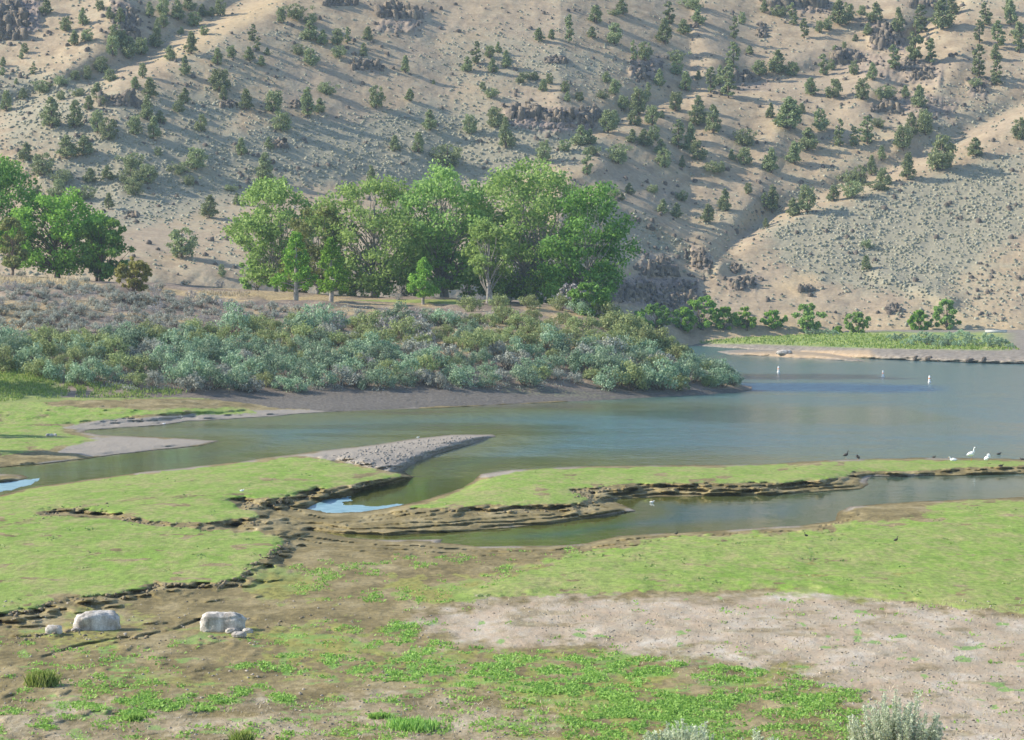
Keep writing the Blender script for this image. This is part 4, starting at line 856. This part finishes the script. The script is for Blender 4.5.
for k_, nm in ((75, 'by the grassy left slope'), (120, 'below the yellow small tree'), (165, 'beneath the sagebrush slope'), (210, 'under the shaded track bend'), (255, 'right of the track bend'), (300, 'below the dark pine'), (345, 'below the leaning pine'), (390, 'below the forked cottonwood'), (435, 'below the lime pine'), (480, 'below the thin cottonwood'), (525, 'below the largest cottonwood'), (570, 'below the leafless bush'), (615, 'at the cottonwoods end'), (660, 'on the falling ridge'), (705, 'near the peninsula tip')):
    WA += [(k_, 330, 'on top ' + nm), (k_, 347, 'high up ' + nm), (k_, 362, 'midway ' + nm), (k_, 376, 'low down ' + nm), (k_, 389, 'by the beach ' + nm)]
label_set(wit, WA, 'willow')
SZ = [(-15, 288), (60, 286), (120, 290), (180, 296), (240, 306), (330, 314), (460, 316), (480, 322), (330, 326), (260, 328), (200, 336), (130, 342), (60, 344), (-15, 346)]
sit = []
pts_ = scatter(SZ, 9.5, 5.6, 262, rng) + [np.array(q) for q in [(20, 277), (70, 283), (76, 286), (85, 284), (110, 289), (480, 303), (497, 301), (508, 303), (463, 302), (185, 283), (220, 287), (44, 295), (88, 291), (165, 300), (156, 296), (398, 300), (140, 300), (160, 290)]] + \
    [q for q in scatter([(330, 332), (420, 328), (430, 362), (350, 372)], 20, 14, 14, rng)]
for (u_, v_) in pts_[:298]:
    g_ = rng.rand() < .16 + .5 * (330 < u_ < 430 and v_ > 327); pool = gry if g_ else sag; o = pool[rng.randint(len(pool))]
    p = bank_at(u_, v_); s = .7 + .6 * rng.rand(); s3 = (s, s, s * (.8 + .4 * rng.rand())); rz = rng.rand() * 6.28
    if v_ > 327 and u_ > 325: s3 = tuple(q * 1.5 for q in s3)
    if o.name not in usedp: usedp.add(o.name); o.location = [float(q) for q in p]; o.scale = s3; o.rotation_euler = (0, 0, rz)
    else: o = copy_one(o, p, rz, s3)
    tag(o, None, 'sagebrush', 'sagebrush on the bank top'); sit.append((o, u_, v_, ('large ' if s > 1.1 else 'small ' if s < .85 else 'midsize ') + ('twiggy grey' if g_ else 'silver leaved')))
SA = []
for k_, nm in ((10, 'under the edge trees'), (50, 'under the broad green tree'), (95, 'under the paired small tree'), (135, 'under the yellow small tree'), (175, 'on the upper track bend'), (215, 'on the brown hollow'), (255, 'left of the dark pine'), (300, 'before the dark pine'), (345, 'before the forked cottonwood'), (390, 'before the cottonwood trunk'), (435, 'before the lime pine'), (485, 'before the largest cottonwood')):
    SA += [(k_, 288, 'at the crest ' + nm), (k_, 302, 'high up ' + nm), (k_, 316, 'midway ' + nm), (k_, 330, 'lower down ' + nm), (k_, 348, 'lowest down ' + nm)]
label_set(sit, SA, 'sagebrush')
for o in wil + wio + sil + sag + gry:
    if o.name not in usedp: bpy.data.objects.remove(o)

# grassy and weedy cover
def blades(rng, P0, h, w, lean=.35):
    n = len(P0); a = rng.rand(n) * 6.28; d = np.stack([np.cos(a), np.sin(a), 0 * a], -1); t = rng.normal(size=(n, 3)) * lean; t[:, 2] = 1
    t /= np.linalg.norm(t, axis=1)[:, None]; hh = (h * (.6 + .8 * rng.rand(n)))[:, None]
    V = np.stack([P0 - d * w / 2, P0 + d * w / 2, P0 + t * hh + d * w * .15, P0 + t * hh - d * w * .15], 1)
    return V.reshape(-1, 3), np.arange(4 * n).reshape(n, 4)
def bank_many(u, v):
    j = np.clip(np.searchsorted(bu, u), 0, len(bu) - 1); out = np.empty((len(u), 3))
    for i in range(len(u)):
        col = BV[:, j[i]]; k = int(np.argmin(np.where((tt > 1) & (tt < 6.6), np.abs(col - v[i]), 1e9))); Yv = BY[k, j[i]]
        out[i] = ((u[i] - 512) * Yv / F, Yv, BZ[k, j[i]])
    return out
def fill(poly, n, rng, ax=1.0):
    pu = np.array(poly); c = np.stack([rng.uniform(pu[:, 0].min(), pu[:, 0].max(), n * 3), rng.uniform(pu[:, 1].min(), pu[:, 1].max(), n * 3)], -1)
    return c[sdf(c[:, 0], c[:, 1], poly, ax) > 0][:n]
c = fill([(-40, 360), (30, 362), (75, 374), (110, 385), (200, 392), (150, 398), (60, 398), (0, 402), (-40, 402)], 9000, rng)
c = c[fbm(c[:, 0] / 8, c[:, 1] / 4, 3, 5) > -.15]
V, Fq = blades(rng, bank_many(c[:, 0], c[:, 1]), .34, .11); o = mesh_np('grass', V, Fq, M['reed']); tag(o, 'tall green and straw grass on the left slope', kind='stuff')
c1 = fill([(-20, 284), (120, 288), (250, 304), (480, 312), (600, 330), (560, 390), (120, 392), (40, 372), (-20, 352)], 7000, rng)
c1 = c1[fbm(c1[:, 0] / 9, c1[:, 1] / 4, 2, 7) > -.1][:2600]; q_ = np.repeat(bank_many(c1[:, 0], c1[:, 1]), 14, 0)
V, Fq = leaf_quads(rng, q_ + rng.normal(size=(len(q_), 3)) * np.array([.3, .3, .08]) + np.stack([0 * q_[:, 0]] * 2 + [.1 + rng.rand(len(q_)) * .35], -1), .2, np.array([0, 0, .5]), 2, .6); o = mesh_np('undergrowth', V, Fq, M['sage']); tag(o, 'low grey green undergrowth between the bank shrubs', kind='stuff')
c1 = np.concatenate([fill([(-20, 276), (90, 279), (90, 284), (-20, 285)], 700, rng), fill([(200, 291), (250, 293), (250, 297), (200, 296)], 250, rng)])
V, Fq = blades(rng, bank_many(c1[:, 0], c1[:, 1]), .4, .14); o = mesh_np('grass', V, Fq, M['drygrass']); tag(o, 'dry straw coloured grass along the bank top', kind='stuff')

def near_pts(u, v):
    z = near_z(u, v, False)[0]; Yv = F * (CH - z) / (v - VH); return np.stack([(u - 512) * Yv / F, Yv, z], -1)
# foreground weeds
rng = R(31)
cs = []
for poly, n, th in ((WEED, 9000, .14), (WEED2, 2500, .2), ([(-40, 640), (200, 640), (430, 606), (440, 640), (300, 650), (0, 745), (-40, 745)], 5000, .30), (DRY, 2600, .42), ([(0, 700), (560, 690), (560, 748), (0, 748)], 3500, .22), ([(560, 690), (860, 690), (860, 748), (560, 748)], 3200, .05), ([(280, 560), (600, 545), (440, 605), (300, 600)], 2500, .25)):
    pc = [(min(max(a, -60), 1090), min(b_, 750)) for a, b_ in poly]; c = fill(pc, n, rng, 1.0)
    f_ = fbm(c[:, 0] / 22, c[:, 1] / 7, 4, 71) * .6 + fbm(c[:, 0] / 7, c[:, 1] / 3, 3, 75) * .6; cs.append(c[f_ > th])
c = np.concatenate(cs); base = near_pts(c[:, 0], c[:, 1])
k = 7; Pq = np.repeat(base, k, 0) + rng.normal(size=(len(base) * k, 3)) * np.array([.14, .16, .0]) + np.stack([np.zeros(len(base) * k)] * 2 + [rng.rand(len(base) * k) * .09], -1)
V, Fq = leaf_quads(rng, Pq, .12, np.array([0, 0, .5]), .3, .8); o = mesh_np('weeds', V, Fq, M['weed']); tag(o, 'patches of bright green low weeds on dry silt', kind='stuff')
# dry stalks
c = np.concatenate([fill([(430, 600), (1040, 600), (1060, 748), (860, 748), (600, 650)], 2600, rng), fill([(0, 700), (600, 700), (600, 748), (0, 748)], 1200, rng)])
V, Fq = blades(rng, near_pts(c[:, 0], c[:, 1]), .12, .05, .9); o = mesh_np('dry_stalks', V, Fq, M['drygrass']); tag(o, 'short dead straw on the dried silt', kind='stuff')
# short rough turf
c = np.concatenate([fill([(max(-40, a), b_) for a, b_ in G1], 12000, rng), fill([(min(1060, a), b_) for a, b_ in G2], 5000, rng), fill([(min(1060, a), min(b_, 625)) for a, b_ in G4], 13000, rng), fill([(max(-40, a), b_) for a, b_ in GL], 3000, rng)])
c = c[fbm(c[:, 0] / 18, c[:, 1] / 4, 4, 79) > .5]
V, Fq = leaf_quads(rng, near_pts(c[:, 0], c[:, 1]) + np.array([0, 0, .03]), .14, np.array([0, -.3, 1.]), 0, 1.2); o = mesh_np('turf_tufts', V, Fq, M['turf_tuft']); tag(o, 'short rough tufts in the green turf', kind='stuff')
# clods along the eroded rims
cl = []
for pl, n in (([(0, 614), (38, 609), (50, 601), (112, 594), (140, 590), (162, 583), (215, 585), (240, 578), (250, 566), (262, 557), (280, 549), (285, 540)], 520), ([(120, 516), (150, 523), (225, 522), (256, 520)], 160), ([(240, 499), (256, 503), (293, 499), (318, 492), (356, 486), (398, 479)], 260), ([(430, 511), (512, 508), (575, 507), (595, 500), (575, 491), (640, 486), (760, 486), (840, 480)], 380), ([(0, 640), (60, 630), (180, 640), (330, 610)], 160), ([(20, 520), (60, 510), (105, 503)], 60)):
    pl = np.array(pl, float); t_ = rng.rand(n) * (len(pl) - 1); i = t_.astype(int); f = (t_ - i)[:, None]; q = pl[i] * (1 - f) + pl[i + 1] * f
    q += np.stack([rng.normal(size=n) * 4, np.abs(rng.normal(size=n)) * 3.0], -1); cl.append(q)
c = np.concatenate(cl); c = c[rng.rand(len(c)) < .5]; p = near_pts(c[:, 0], c[:, 1])
o = domes(rng, p, (.035 + .11 * rng.rand(len(p)) ** 2.5), .7, 5, plain('clod_mud', (.15, .12, .075), (.28, .23, .145), 4), 'mud_clods', .45); tag(o, 'crumbled dark mud clods along the cut banks', kind='stuff')
# pebbles and crumbs on the near silt
c = np.concatenate([fill([(430, 605), (1050, 600), (1060, 750), (860, 750), (780, 672), (560, 650)], 3200, rng), fill([(-30, 600), (430, 600), (560, 748), (-30, 748)], 2600, rng)])
p = near_pts(c[:, 0], c[:, 1]); o = domes(rng, p, .012 + .055 * rng.rand(len(p)) ** 4, .7, 5, plain('silt_crumbs', (.12, .10, .075), (.48, .43, .36), 1.3), 'pebbles', .5); tag(o, 'pebbles and dirt crumbs on the near flat', kind='stuff')
# shore stones
c = np.concatenate([fill([(345, 463), (400, 470), (420, 459), (490, 436), (440, 437), (380, 446), (330, 456)], 500, rng), fill([(256, 410), (520, 398), (620, 394), (740, 388), (600, 400), (400, 409), (260, 416)], 300, rng)])
q = near_pts(c[:500, 0], c[:500, 1]); o = domes(rng, q, .05 + .11 * rng.rand(len(q)) ** 2, .7, 5, plain('grey_stone', (.16, .145, .125), (.34, .31, .27), 5), 'gravel', .4); tag(o, 'coarse grey gravel on the spit', kind='stuff')

# ------------------------------------------------------------------ far shore trees and shrubs
def far_at(u, v):
    i = int(np.argmin(np.abs(fv - v))); j = int(np.argmin(np.abs(fu - u))); return np.array([(u - 512) * FY[i, j] / F, FY[i, j], FZ[i, j]])
FT = [(655, 329, 36, 26, 'dark_leaf', 'leftmost rounded green tree just behind the willow ridge'), (641, 331, 20, 18, 'bright_leaf', 'light green bush partly hidden by the willow ridge'), (702, 328, 32, 31, 'bright_leaf', 'tallest spreading tree below the columnar cliff'), (684, 329, 18, 18, 'bright_leaf', 'small lime bush left of the tallest far shore tree'), (724, 328, 22, 20, 'bright_leaf', 'first of two round bright trees below the small cliff'), (746, 328, 23, 21, 'bright_leaf', 'second of two round bright trees below the small cliff'),
      (774, 327, 20, 16, 'bright_leaf', 'low bright bush at the gully foot'), (809, 330, 26, 26, 'cotton', 'pale green domed tree beside grey green willows'), (856, 333, 22, 20, 'cotton', 'soft green rounded tree in front of a shaded hollow'), (838, 333, 7, 7, 'bright_leaf', 'tiny bright bush between two far shore trees'), (919, 330, 22, 19, 'bright_leaf', 'vivid round tree near the right end of the far shore'), (946, 329, 24, 28, 'cotton', 'taller pale tree at the right end casting a long shadow')]
for u_, v_, w_, h_, mt, lb in FT:
    p = far_at(u_, v_); q_ = hill_at(u_, v_); p = (q_ if q_[1] < p[1] else p) - np.array([0, 1.0, .3]); px = F / p[1]; o = make_broad('lakeside_tree', int(u_ * 3), 1.2 * w_ / px, 1.12 * h_ / px, M[mt], M['brown_bark'], n_cl=26, leaves=2400, leaf=.38, base=.0, stems=2, tr=.025); o.location = [float(q) for q in p]; tag(o, lb, 'tree', 'trees along the far shore')
rng = R(41); fl = []
fsh = [make_shrub('lakeside_shrub', 80 + i, 3.4, 1.7, M['willow'], 500, .28, 16) for i in range(2)]; first = set()
pts_ = [(u_, v_) for u_, v_ in scatter([(768, 328), (840, 330), (842, 336), (790, 336), (768, 334)], 8, 3, 16, rng)] + [(u_, v_) for u_, v_ in scatter([(885, 338), (960, 335), (1010, 343), (1018, 349), (960, 348), (900, 346)], 9, 2.6, 28, rng)] + [(690, 330), (715, 330), (736, 330), (760, 331), (672, 331)]
for u_, v_ in pts_:
    o = fsh[rng.randint(2)]; p = far_at(u_, v_); s = .6 + .5 * rng.rand()
    if o.name not in first: first.add(o.name); o.location = [float(q) for q in p]; o.scale = (s, s, s)
    else: o = copy_one(o, p, rng.rand() * 6, s)
    tag(o, None, 'shrub', 'low shrubs on the far shore'); fl.append((o, u_, v_, 'large grey green' if s > .85 else 'small grey green'))
label_set(fl, [(700, 330, 'below the tallest far tree'), (780, 330, 'left of the domed tree'), (820, 333, 'right of the domed tree'), (900, 341, 'before the vivid round tree'), (930, 338, 'before the taller pale tree'), (960, 343, 'where the strip narrows'), (1000, 346, 'at the strip end'), (925, 346, 'on the gravel edge')], 'shrub')
c = fill([(680, 333), (860, 333), (1010, 343), (1020, 350), (900, 349), (760, 344), (680, 342)], 4500, rng)
p = np.array([far_at(a, b_) for a, b_ in c]); V, Fq = blades(rng, p, .35, .3); o = mesh_np('grass', V, Fq, M['reed']); tag(o, 'green grass strip along the far shore', kind='stuff')

# ------------------------------------------------------------------ boulders, tufts, foreground sagebrush
def boulder(name, seed, u, v, wpx, hpx, dep, label, mat='boulder', cat='boulder', group=None, at=None, box=.55):
    rng = R(seed); p = near_pts(np.array([float(u)]), np.array([float(v)]))[0] if at is None else at; px = F / p[1]; W, H = wpx / px, hpx / px; D = dep * W
    a, b_ = np.meshgrid(np.linspace(0, 2 * math.pi, 41)[:-1], np.linspace(-math.pi / 2, math.pi / 2, 25))
    def sp(x, e): return np.sign(x) * np.abs(x) ** e
    x = sp(np.cos(b_), box) * sp(np.cos(a), box); y = sp(np.cos(b_), box) * sp(np.sin(a), box); z = sp(np.sin(b_), box)
    q = 1 + .16 * fbm(x * 1.7 + seed, y * 1.7 + z * 2.1, 4, seed) + .13 * fbm(x * 5 + seed, z * 5 + y * 5, 4, seed + 1)
    z = np.where(z > 0, z * (1 - .18 * ss(-x, 0, 1) * (seed % 2) - .12 * ss(np.abs(x), .6, 1)), z)
    V = np.stack([x * q * W / 2, y * q * D / 2, z * q * H * .62 + H * .36], -1)
    nr_, nc = a.shape; f = []
    for r_ in range(nr_ - 1):
        for c_ in range(nc): f.append((r_ * nc + c_, r_ * nc + (c_ + 1) % nc, (r_ + 1) * nc + (c_ + 1) % nc, (r_ + 1) * nc + c_))
    o = mesh_np(name, V.reshape(-1, 3), np.array(f), M[mat], smooth=True); o.location = [float(t) for t in p]; o.rotation_euler = (0, 0, rng.normal() * .15)
    tag(o, label, cat, group); return o
BG = 'pale boulders on the muddy flat'
boulder('boulder', 3, 97, 629, 45, 18, .55, 'long pale grey boulder nearer the left edge, mossy at its foot', group=BG)
boulder('boulder', 4, 223, 631, 44, 19, .5, 'smooth loaf shaped pale boulder with rubble at its right foot', group=BG)
boulder('boulder', 6, 54, 633, 16, 8, .7, 'small pale boulder left of the long one', group=BG)
for k_, (u_, v_, w_, h_, lb) in enumerate([(232, 633, 13, 5, 'flat rock at the foot of the loaf shaped boulder'), (239, 637, 15, 6, 'largest rubble rock in front of the loaf shaped boulder'), (248, 633, 11, 5, 'small rock by the right corner of the loaf shaped boulder'), (214, 631, 12, 5, 'low rock against the front of the loaf shaped boulder'), (234, 630, 10, 4, 'tan rock chip between boulder and rubble'), (76, 631, 9, 4, 'small stone against the long boulder')]):
    boulder('small_rock', 20 + k_, u_, v_, w_, h_, .8, lb, cat='rock', group='rubble around the boulders', box=.8)
for k_, (u_, lb) in enumerate([(877, 'low dark rock leftmost at the far waterline'), (887, 'upright dark rock second along the far waterline'), (894, 'thin dark rock beside the upright one'), (916, 'dark rock with pale top midway on the far waterline'), (929, 'larger dark rock in the far waterline cluster'), (940, 'dark rock ending the far waterline cluster'), (970, 'broad dark rock apart on the far waterline'), (984, 'rightmost upright dark rock on the far waterline')]):
    boulder('shore_rock', 40 + k_, 0, 0, [6, 5, 4, 5, 8, 6, 9, 5][k_], [2.5, 5, 4.5, 5, 4.5, 3.5, 3.5, 5][k_], .8, lb, 'scree', 'rock', 'dark rocks at the far waterline', at=far_at(u_, 360.4 + (u_ > 930) * 1.2), box=.8)
boulder('rock_slab', 71, 0, 0, 16, 4, .6, 'pale slanting slab on the ochre far shore gravel', 'boulder', 'rock', at=far_at(784, 354), box=.8)
for k_, (u_, v_, w_, h_, lb) in enumerate([(48, 436, 5, 2.6, 'leftmost pale stone of the trio on the green shore'), (51.5, 436.5, 5, 3, 'middle brown stone of the trio on the green shore'), (55, 436, 4, 2.5, 'rightmost pale stone of the trio on the green shore')]):
    boulder('small_stone', 80 + k_, u_, v_, w_, h_, .8, lb, 'boulder', 'stone', 'three stones on the green shore', box=.9)
def tuft(name, seed, u, v, wpx, hpx, label, mat, n=500, at=None, group=None, w=.07, lean=.35):
    rng = R(seed); p = near_pts(np.array([float(u)]), np.array([float(v)]))[0] if at is None else at; px = F / p[1]; W, H = wpx / px, hpx / px
    q = rng.normal(size=(n, 3)) * np.array([W * .22, W * .2, 0]); V, Fq = blades(rng, q, H * .75, w, lean)
    V[:, 2] *= 1; o = mesh_np(name, V, Fq, M[mat]); o.location = [float(t) for t in p]; tag(o, label, 'grass tuft', group)
TG = 'grass tufts on the flats'
tuft('grass_tuft', 1, 42, 685, 28, 15, 'thick green grass tuft below the long boulder', 'reed', 900, group=TG)
tuft('grass_tuft', 2, 412, 728, 52, 10, 'wide low green tuft near the bottom edge', 'weed', 900, group=TG)
tuft('grass_tuft', 3, 134, 720, 14, 6, 'tiny bright tuft on the dry bottom corner', 'weed', 700, group=TG)
tuft('grass_tuft', 4, 380, 718, 20, 6, 'small tuft left above the wide low one', 'weed', 400, group=TG)
tuft('grass_tuft', 5, 242, 742, 22, 12, 'green tuft cut by the bottom edge', 'reed', 400, group=TG)
def near_sage(seed, u, vb, W, H, label, Yd, n=150):
    """upright feathery sagebrush: stems with small grey leaves"""
    rng = R(seed); j = int(np.argmin(np.abs(kr - Yd))); z = float(np.interp(-Yd, -kr, kz)); X_ = (u - 512) * Yd / F
    o = empty('foreground_sagebrush', (X_, Yd, z)); mb = MB(); Ls = []; Ns = []
    for i in range(n):
        a = rng.rand() * 6.28; e = math.sqrt(rng.rand()); bx_, by_ = math.cos(a) * e * W * .16, math.sin(a) * e * W * .14
        tx, ty = math.cos(a) * e * W * .58, math.sin(a) * e * W * .5; hz_ = H * (.62 + .38 * math.sqrt(max(0, 1 - e * e))) * (.62 + .42 * rng.rand()) * (.78 + .26 * rng.rand())
        b0 = np.array([bx_, by_, -.05]); t1 = np.array([tx, ty, hz_]); mid_ = (b0 + t1) / 2 + np.array([tx * .12, ty * .12, -.02])
        mb.tube([b0, mid_, t1], [.008, .006, .002], 4, cap=False)
        m_ = 150; s = .30 + .70 * rng.rand(m_); pt = np.where(s[:, None] < .5, b0 + (mid_ - b0) * s[:, None] * 2, mid_ + (t1 - mid_) * (s[:, None] * 2 - 1))
        Ls.append(pt + rng.normal(size=(m_, 3)) * .017 * (1.3 - s[:, None] * .6)); Ns.append(np.tile((t1 - mid_) / np.linalg.norm(t1 - mid_), (m_, 1)))
    Pp = np.concatenate(Ls); V, Fq = leaf_quads(rng, Pp, .046, None, 0, .5)
    mesh_np('foliage', V, Fq, M['sage_near'], o); mb.build('stems', M['bark'], o); tag(o, label, 'sagebrush', 'foreground sagebrush'); return o
near_sage(1, 897, 0, 1.22, 1.16, 'large full silvery sagebrush nearest the viewer at the bottom right', 40)
near_sage(2, 686, 0, 1.05, .80, 'sagebrush with two tall sprigs at the bottom edge', 40, 90)
near_sage(3, 760, 0, .55, .62, 'smallest sagebrush between the two larger bottom edge ones', 41, 50)
near_sage(5, 938, 0, .35, .50, 'thin small sagebrush shoot beside the large silvery one', 42, 14)

# ------------------------------------------------------------------ birds and buoys
mwh = plain('white_feathers', (.78, .78, .76), (.86, .86, .84), 6, .7, .1, .01); mdk = plain('dark_feathers', (.05, .045, .04), (.10, .085, .07), 6, .7); mor = plain('orange_bill', (.55, .25, .05), (.65, .33, .08), 6, .5)
def bird(name, u, v, label, mat, size=1.0, pose='stand', face=1, z=None, cat='bird', group=None):
    p = near_pts(np.array([float(u)]), np.array([float(v)]))[0] if z is None else P(u, v, z); o = empty(name, p); mb = MB(); s = size; f = face; L = 0.34 if pose == 'stand' else -.06
    if pose == 'stand': pts = [(-.42, .30 + L - .15), (-.30, .27 + L - .05), (-.1, .26 + L), (.12, .34 + L), (.22, .47 + L), (.20, .62 + L), (.24, .78 + L), (.30, .84 + L), (.36, .83 + L)]; rd = [.02, .10, .16, .15, .08, .045, .045, .055, .03]
    elif pose == 'preen': pts = [(-.34, .18 + L), (-.26, .25 + L), (-.1, .34 + L), (.06, .48 + L), (.12, .62 + L), (.06, .72 + L), (-.02, .68 + L), (-.05, .60 + L), (-.04, .54 + L)]; rd = [.02, .10, .16, .15, .08, .05, .05, .055, .03]
    else: pts = [(-.42, .22 + L), (-.3, .2 + L), (-.1, .18 + L), (.12, .20 + L), (.24, .26 + L), (.28, .36 + L), (.32, .44 + L), (.37, .45 + L), (.42, .44 + L)]; rd = [.02, .09, .15, .15, .08, .045, .05, .055, .03]
    rd = [r * (1.3 if 0 < i_ < 5 else 1.2) for i_, r in enumerate(rd)]
    mb.tube([(x * s * f, 0, y * s) for x, y in pts], [r * s for r in rd], 8); mb.build('body', mat, o, smooth=True)
    e = pts[-1]; d = (pts[-1][0] - pts[-2][0], pts[-1][1] - pts[-2][1]); n_ = math.hypot(*d); d = (d[0] / n_, d[1] / n_)
    mb = MB(); mb.tube([(e[0] * s * f, 0, e[1] * s), ((e[0] + d[0] * .14) * s * f, 0, (e[1] + d[1] * .14 - .03) * s)], [.025 * s, .006 * s], 6); mb.build('bill', mor, o)
    for sy in (-1, 1):
        mb = MB(); mb.tube([(-.28 * s * f, sy * .13 * s, (pts[1][1] + .03) * s), (0, sy * .155 * s, (pts[2][1] + .04) * s), (.14 * s * f, sy * .12 * s, (pts[3][1]) * s)], [.02 * s, .075 * s, .03 * s], 6); mb.build('wing', mat, o, smooth=True)
        if pose in ('stand', 'preen'):
            mb = MB(); mb.tube([(-.02 * s * f, sy * .06 * s, .28 * s), (.0, sy * .06 * s, .14 * s), (-.02 * s * f, sy * .06 * s, 0), (.07 * s * f, sy * .06 * s, -.005)], [.018 * s, .013 * s, .013 * s, .012 * s], 6); mb.build('leg', mor, o)
    tag(o, label, cat, group); return o
WB = 'white wading birds'
bird('white_egret', 971.5, 461, 'white egret standing tall with its neck raised, on the green tongue', mwh, .95, face=1, group=WB)
bird('white_egret', 988, 461.5, 'white egret hunched and preening beside the tall one', mwh, .95, 'preen', 1, group=WB)
bird('white_egret', 953, 461, 'small white bird sitting low left of the two egrets', mwh, .8, 'sit', -1, group=WB)
GB = 'dark geese and ducks'
bird('goose', 846, 459.3, 'dark goose at the tongue edge facing right with head up', mdk, .62, face=1, group=GB)
bird('goose', 857.5, 459.3, 'dark goose preening right of its companion', mdk, .6, 'preen', -1, group=GB)
bird('duck', 934, 457.6, 'tiny dark duck floating just off the tongue left of the egrets', mdk, .4, 'sit', 1, z=.0, group=GB)
bird('duck', 999, 454.6, 'tiny dark duck floating right of the egrets', mdk, .5, 'sit', 1, z=.0, group=GB)
bird('duck', 1022, 460, 'dark duck at the right frame edge on the tongue', mdk, .5, 'sit', -1, group=GB)
bird('duck', 1001, 466.5, 'dark duck resting on brown mud below the egrets', mdk, .5, 'sit', 1, group=GB)
bird('white_gull', 652, 503, 'white bird floating in the inner channel', mwh, .42, 'sit', 1, z=.0, group=WB)
bird('white_gull', 242, 491.5, 'white bird resting on the left green terrace', mwh, .4, 'sit', 1, group=WB)
bird('white_gull', 164, 424.5, 'white bird on the water by the left mud shore', mwh, .45, 'sit', 1, z=0., group=WB)
bird('white_gull', 418, 437.8, 'pale bird on the far edge of the gravel spit', mwh, .35, 'sit', 1, group=WB)
bird('blackbird', 676.5, 536.5, 'small dark bird on the channel bank left of centre right green', mdk, .3, face=1, group=GB)
bird('blackbird', 806, 538.5, 'small dark bird on the green flat beside the brown patch', mdk, .3, face=-1, group=GB)
bird('blackbird', 896, 543.5, 'small dark bird on the green flat below the brown patch', mdk, .34, face=1, group=GB)
mwp = plain('white_buoy_paint', (.76, .76, .74), (.84, .84, .82), 4, .5, .1, .01); mrp = plain('orange_band_paint', (.6, .2, .06), (.7, .26, .08), 4, .5, .1, .01)
for u_, v_, lb in ((778.5, 372.5, 'white marker buoy nearest the peninsula tip'), (883, 377, 'white marker buoy in the middle of the three'), (929.5, 382.5, 'white marker buoy nearest the dark wind streak')):
    p = P(u_, v_, 0); o = empty('buoy', p); s = .95
    mb = MB(); mb.tube([(0, 0, -.3), (0, 0, .05), (0, 0, .9 * s), (0, 0, 1.0 * s), (0, 0, 1.05 * s)], [.13, .15, .14, .10, .03], 8); mb.build('float_column', mwp, o, smooth=True)
    mb = MB(); mb.tube([(0, 0, .55 * s), (0, 0, .68 * s)], [.158, .158], 8); mb.build('band', mrp, o)
    mb = MB(); mb.tube([(0, 0, -.06), (0, 0, .02), (0, 0, .12), (0, 0, .16)], [.15, .24, .24, .15], 8); mb.build('collar', mwp, o); tag(o, lb, 'buoy', 'white buoys on the lake')
p = far_at(996, 333); mb = MB(); mb.box((0, 0, .25), (2.2, .3, .28)); mb.box((0, .1, .56), (2.3, .4, .05)); o = mb.build('concrete_block', plain('pale_concrete', (.5, .49, .46), (.66, .64, .6), 2)); o.location = [float(q) for q in p]; tag(o, 'low white concrete block at the right foot of the hill', 'concrete block')
print('objects', len(bpy.data.objects))
# ------------------------------------------------------------------ camera, light
sc = scene
cam = bpy.data.cameras.new('camera'); co = bpy.data.objects.new('camera', cam); COL.objects.link(co)
cam.sensor_width = 36; cam.lens = F / 1024 * 36; cam.shift_y = -(370 - VH) / 1024
co.location = (0, 0, CH); co.rotation_euler = (math.pi / 2, 0, 0); cam.clip_start = .5; cam.clip_end = 30000
sc.camera = co
SUN_EL = math.radians(32); to_sun = np.array([-.99, .06]); to_sun /= np.linalg.norm(to_sun)
sl = bpy.data.lights.new('sun', 'SUN'); so = bpy.data.objects.new('sun', sl); COL.objects.link(so)
sl.energy = 4.3; sl.angle = math.radians(.55); sl.color = (1, .91, .77)
from mathutils import Vector
d = Vector((to_sun[0] * math.cos(SUN_EL), to_sun[1] * math.cos(SUN_EL), math.sin(SUN_EL)))
so.rotation_euler = d.to_track_quat('Z', 'Y').to_euler(); so.location = (0, 0, 100)
w = bpy.data.worlds.new('World'); sc.world = w; w.use_nodes = True; nt = w.node_tree
sky = nt.nodes.new('ShaderNodeTexSky'); sky.sky_type = 'NISHITA'; sky.sun_disc = False
sky.sun_elevation = SUN_EL; sky.sun_rotation = math.atan2(to_sun[0], to_sun[1])
sky.air_density = 1.0; sky.dust_density = 1.0; sky.ozone_density = 1.0; sky.altitude = 1200
nt.links.new(sky.outputs[0], nt.nodes['Background'].inputs[0]); nt.nodes['Background'].inputs[1].default_value = .15
HAZE = True
if HAZE:
    mb = MB(); mb.box((0, 640, 145), (1750, 740, 152))
    m = bpy.data.materials.new('haze_air'); m.use_nodes = True; nt = m.node_tree; nt.nodes.remove(nt.nodes['Principled BSDF'])
    pv = nt.nodes.new('ShaderNodeVolumePrincipled'); pv.inputs['Color'].default_value = (.55, .76, 1, 1); pv.inputs['Density'].default_value = .0001; pv.inputs['Anisotropy'].default_value = .2
    nt.links.new(pv.outputs[0], nt.nodes['Material Output'].inputs['Volume'])
    tag(mb.build('haze', m), 'thin summer haze over the valley', kind='stuff')
sc.render.engine = 'CYCLES'
cy_ = sc.cycles; cy_.use_denoising = True; cy_.max_bounces = 6; cy_.diffuse_bounces = 3; cy_.glossy_bounces = 3; cy_.transmission_bounces = 3; cy_.transparent_max_bounces = 4; cy_.volume_bounces = 1
cy_.sample_clamp_indirect = 4
try: cy_.denoiser = 'OPENIMAGEDENOISE'; cy_.denoising_input_passes = 'RGB_ALBEDO_NORMAL'
except Exception as e: print(e)
vs_ = sc.view_settings; vs_.view_transform = 'Standard'; vs_.look = 'None'; vs_.exposure = .82; vs_.gamma = 1; vs_.use_curve_mapping = False
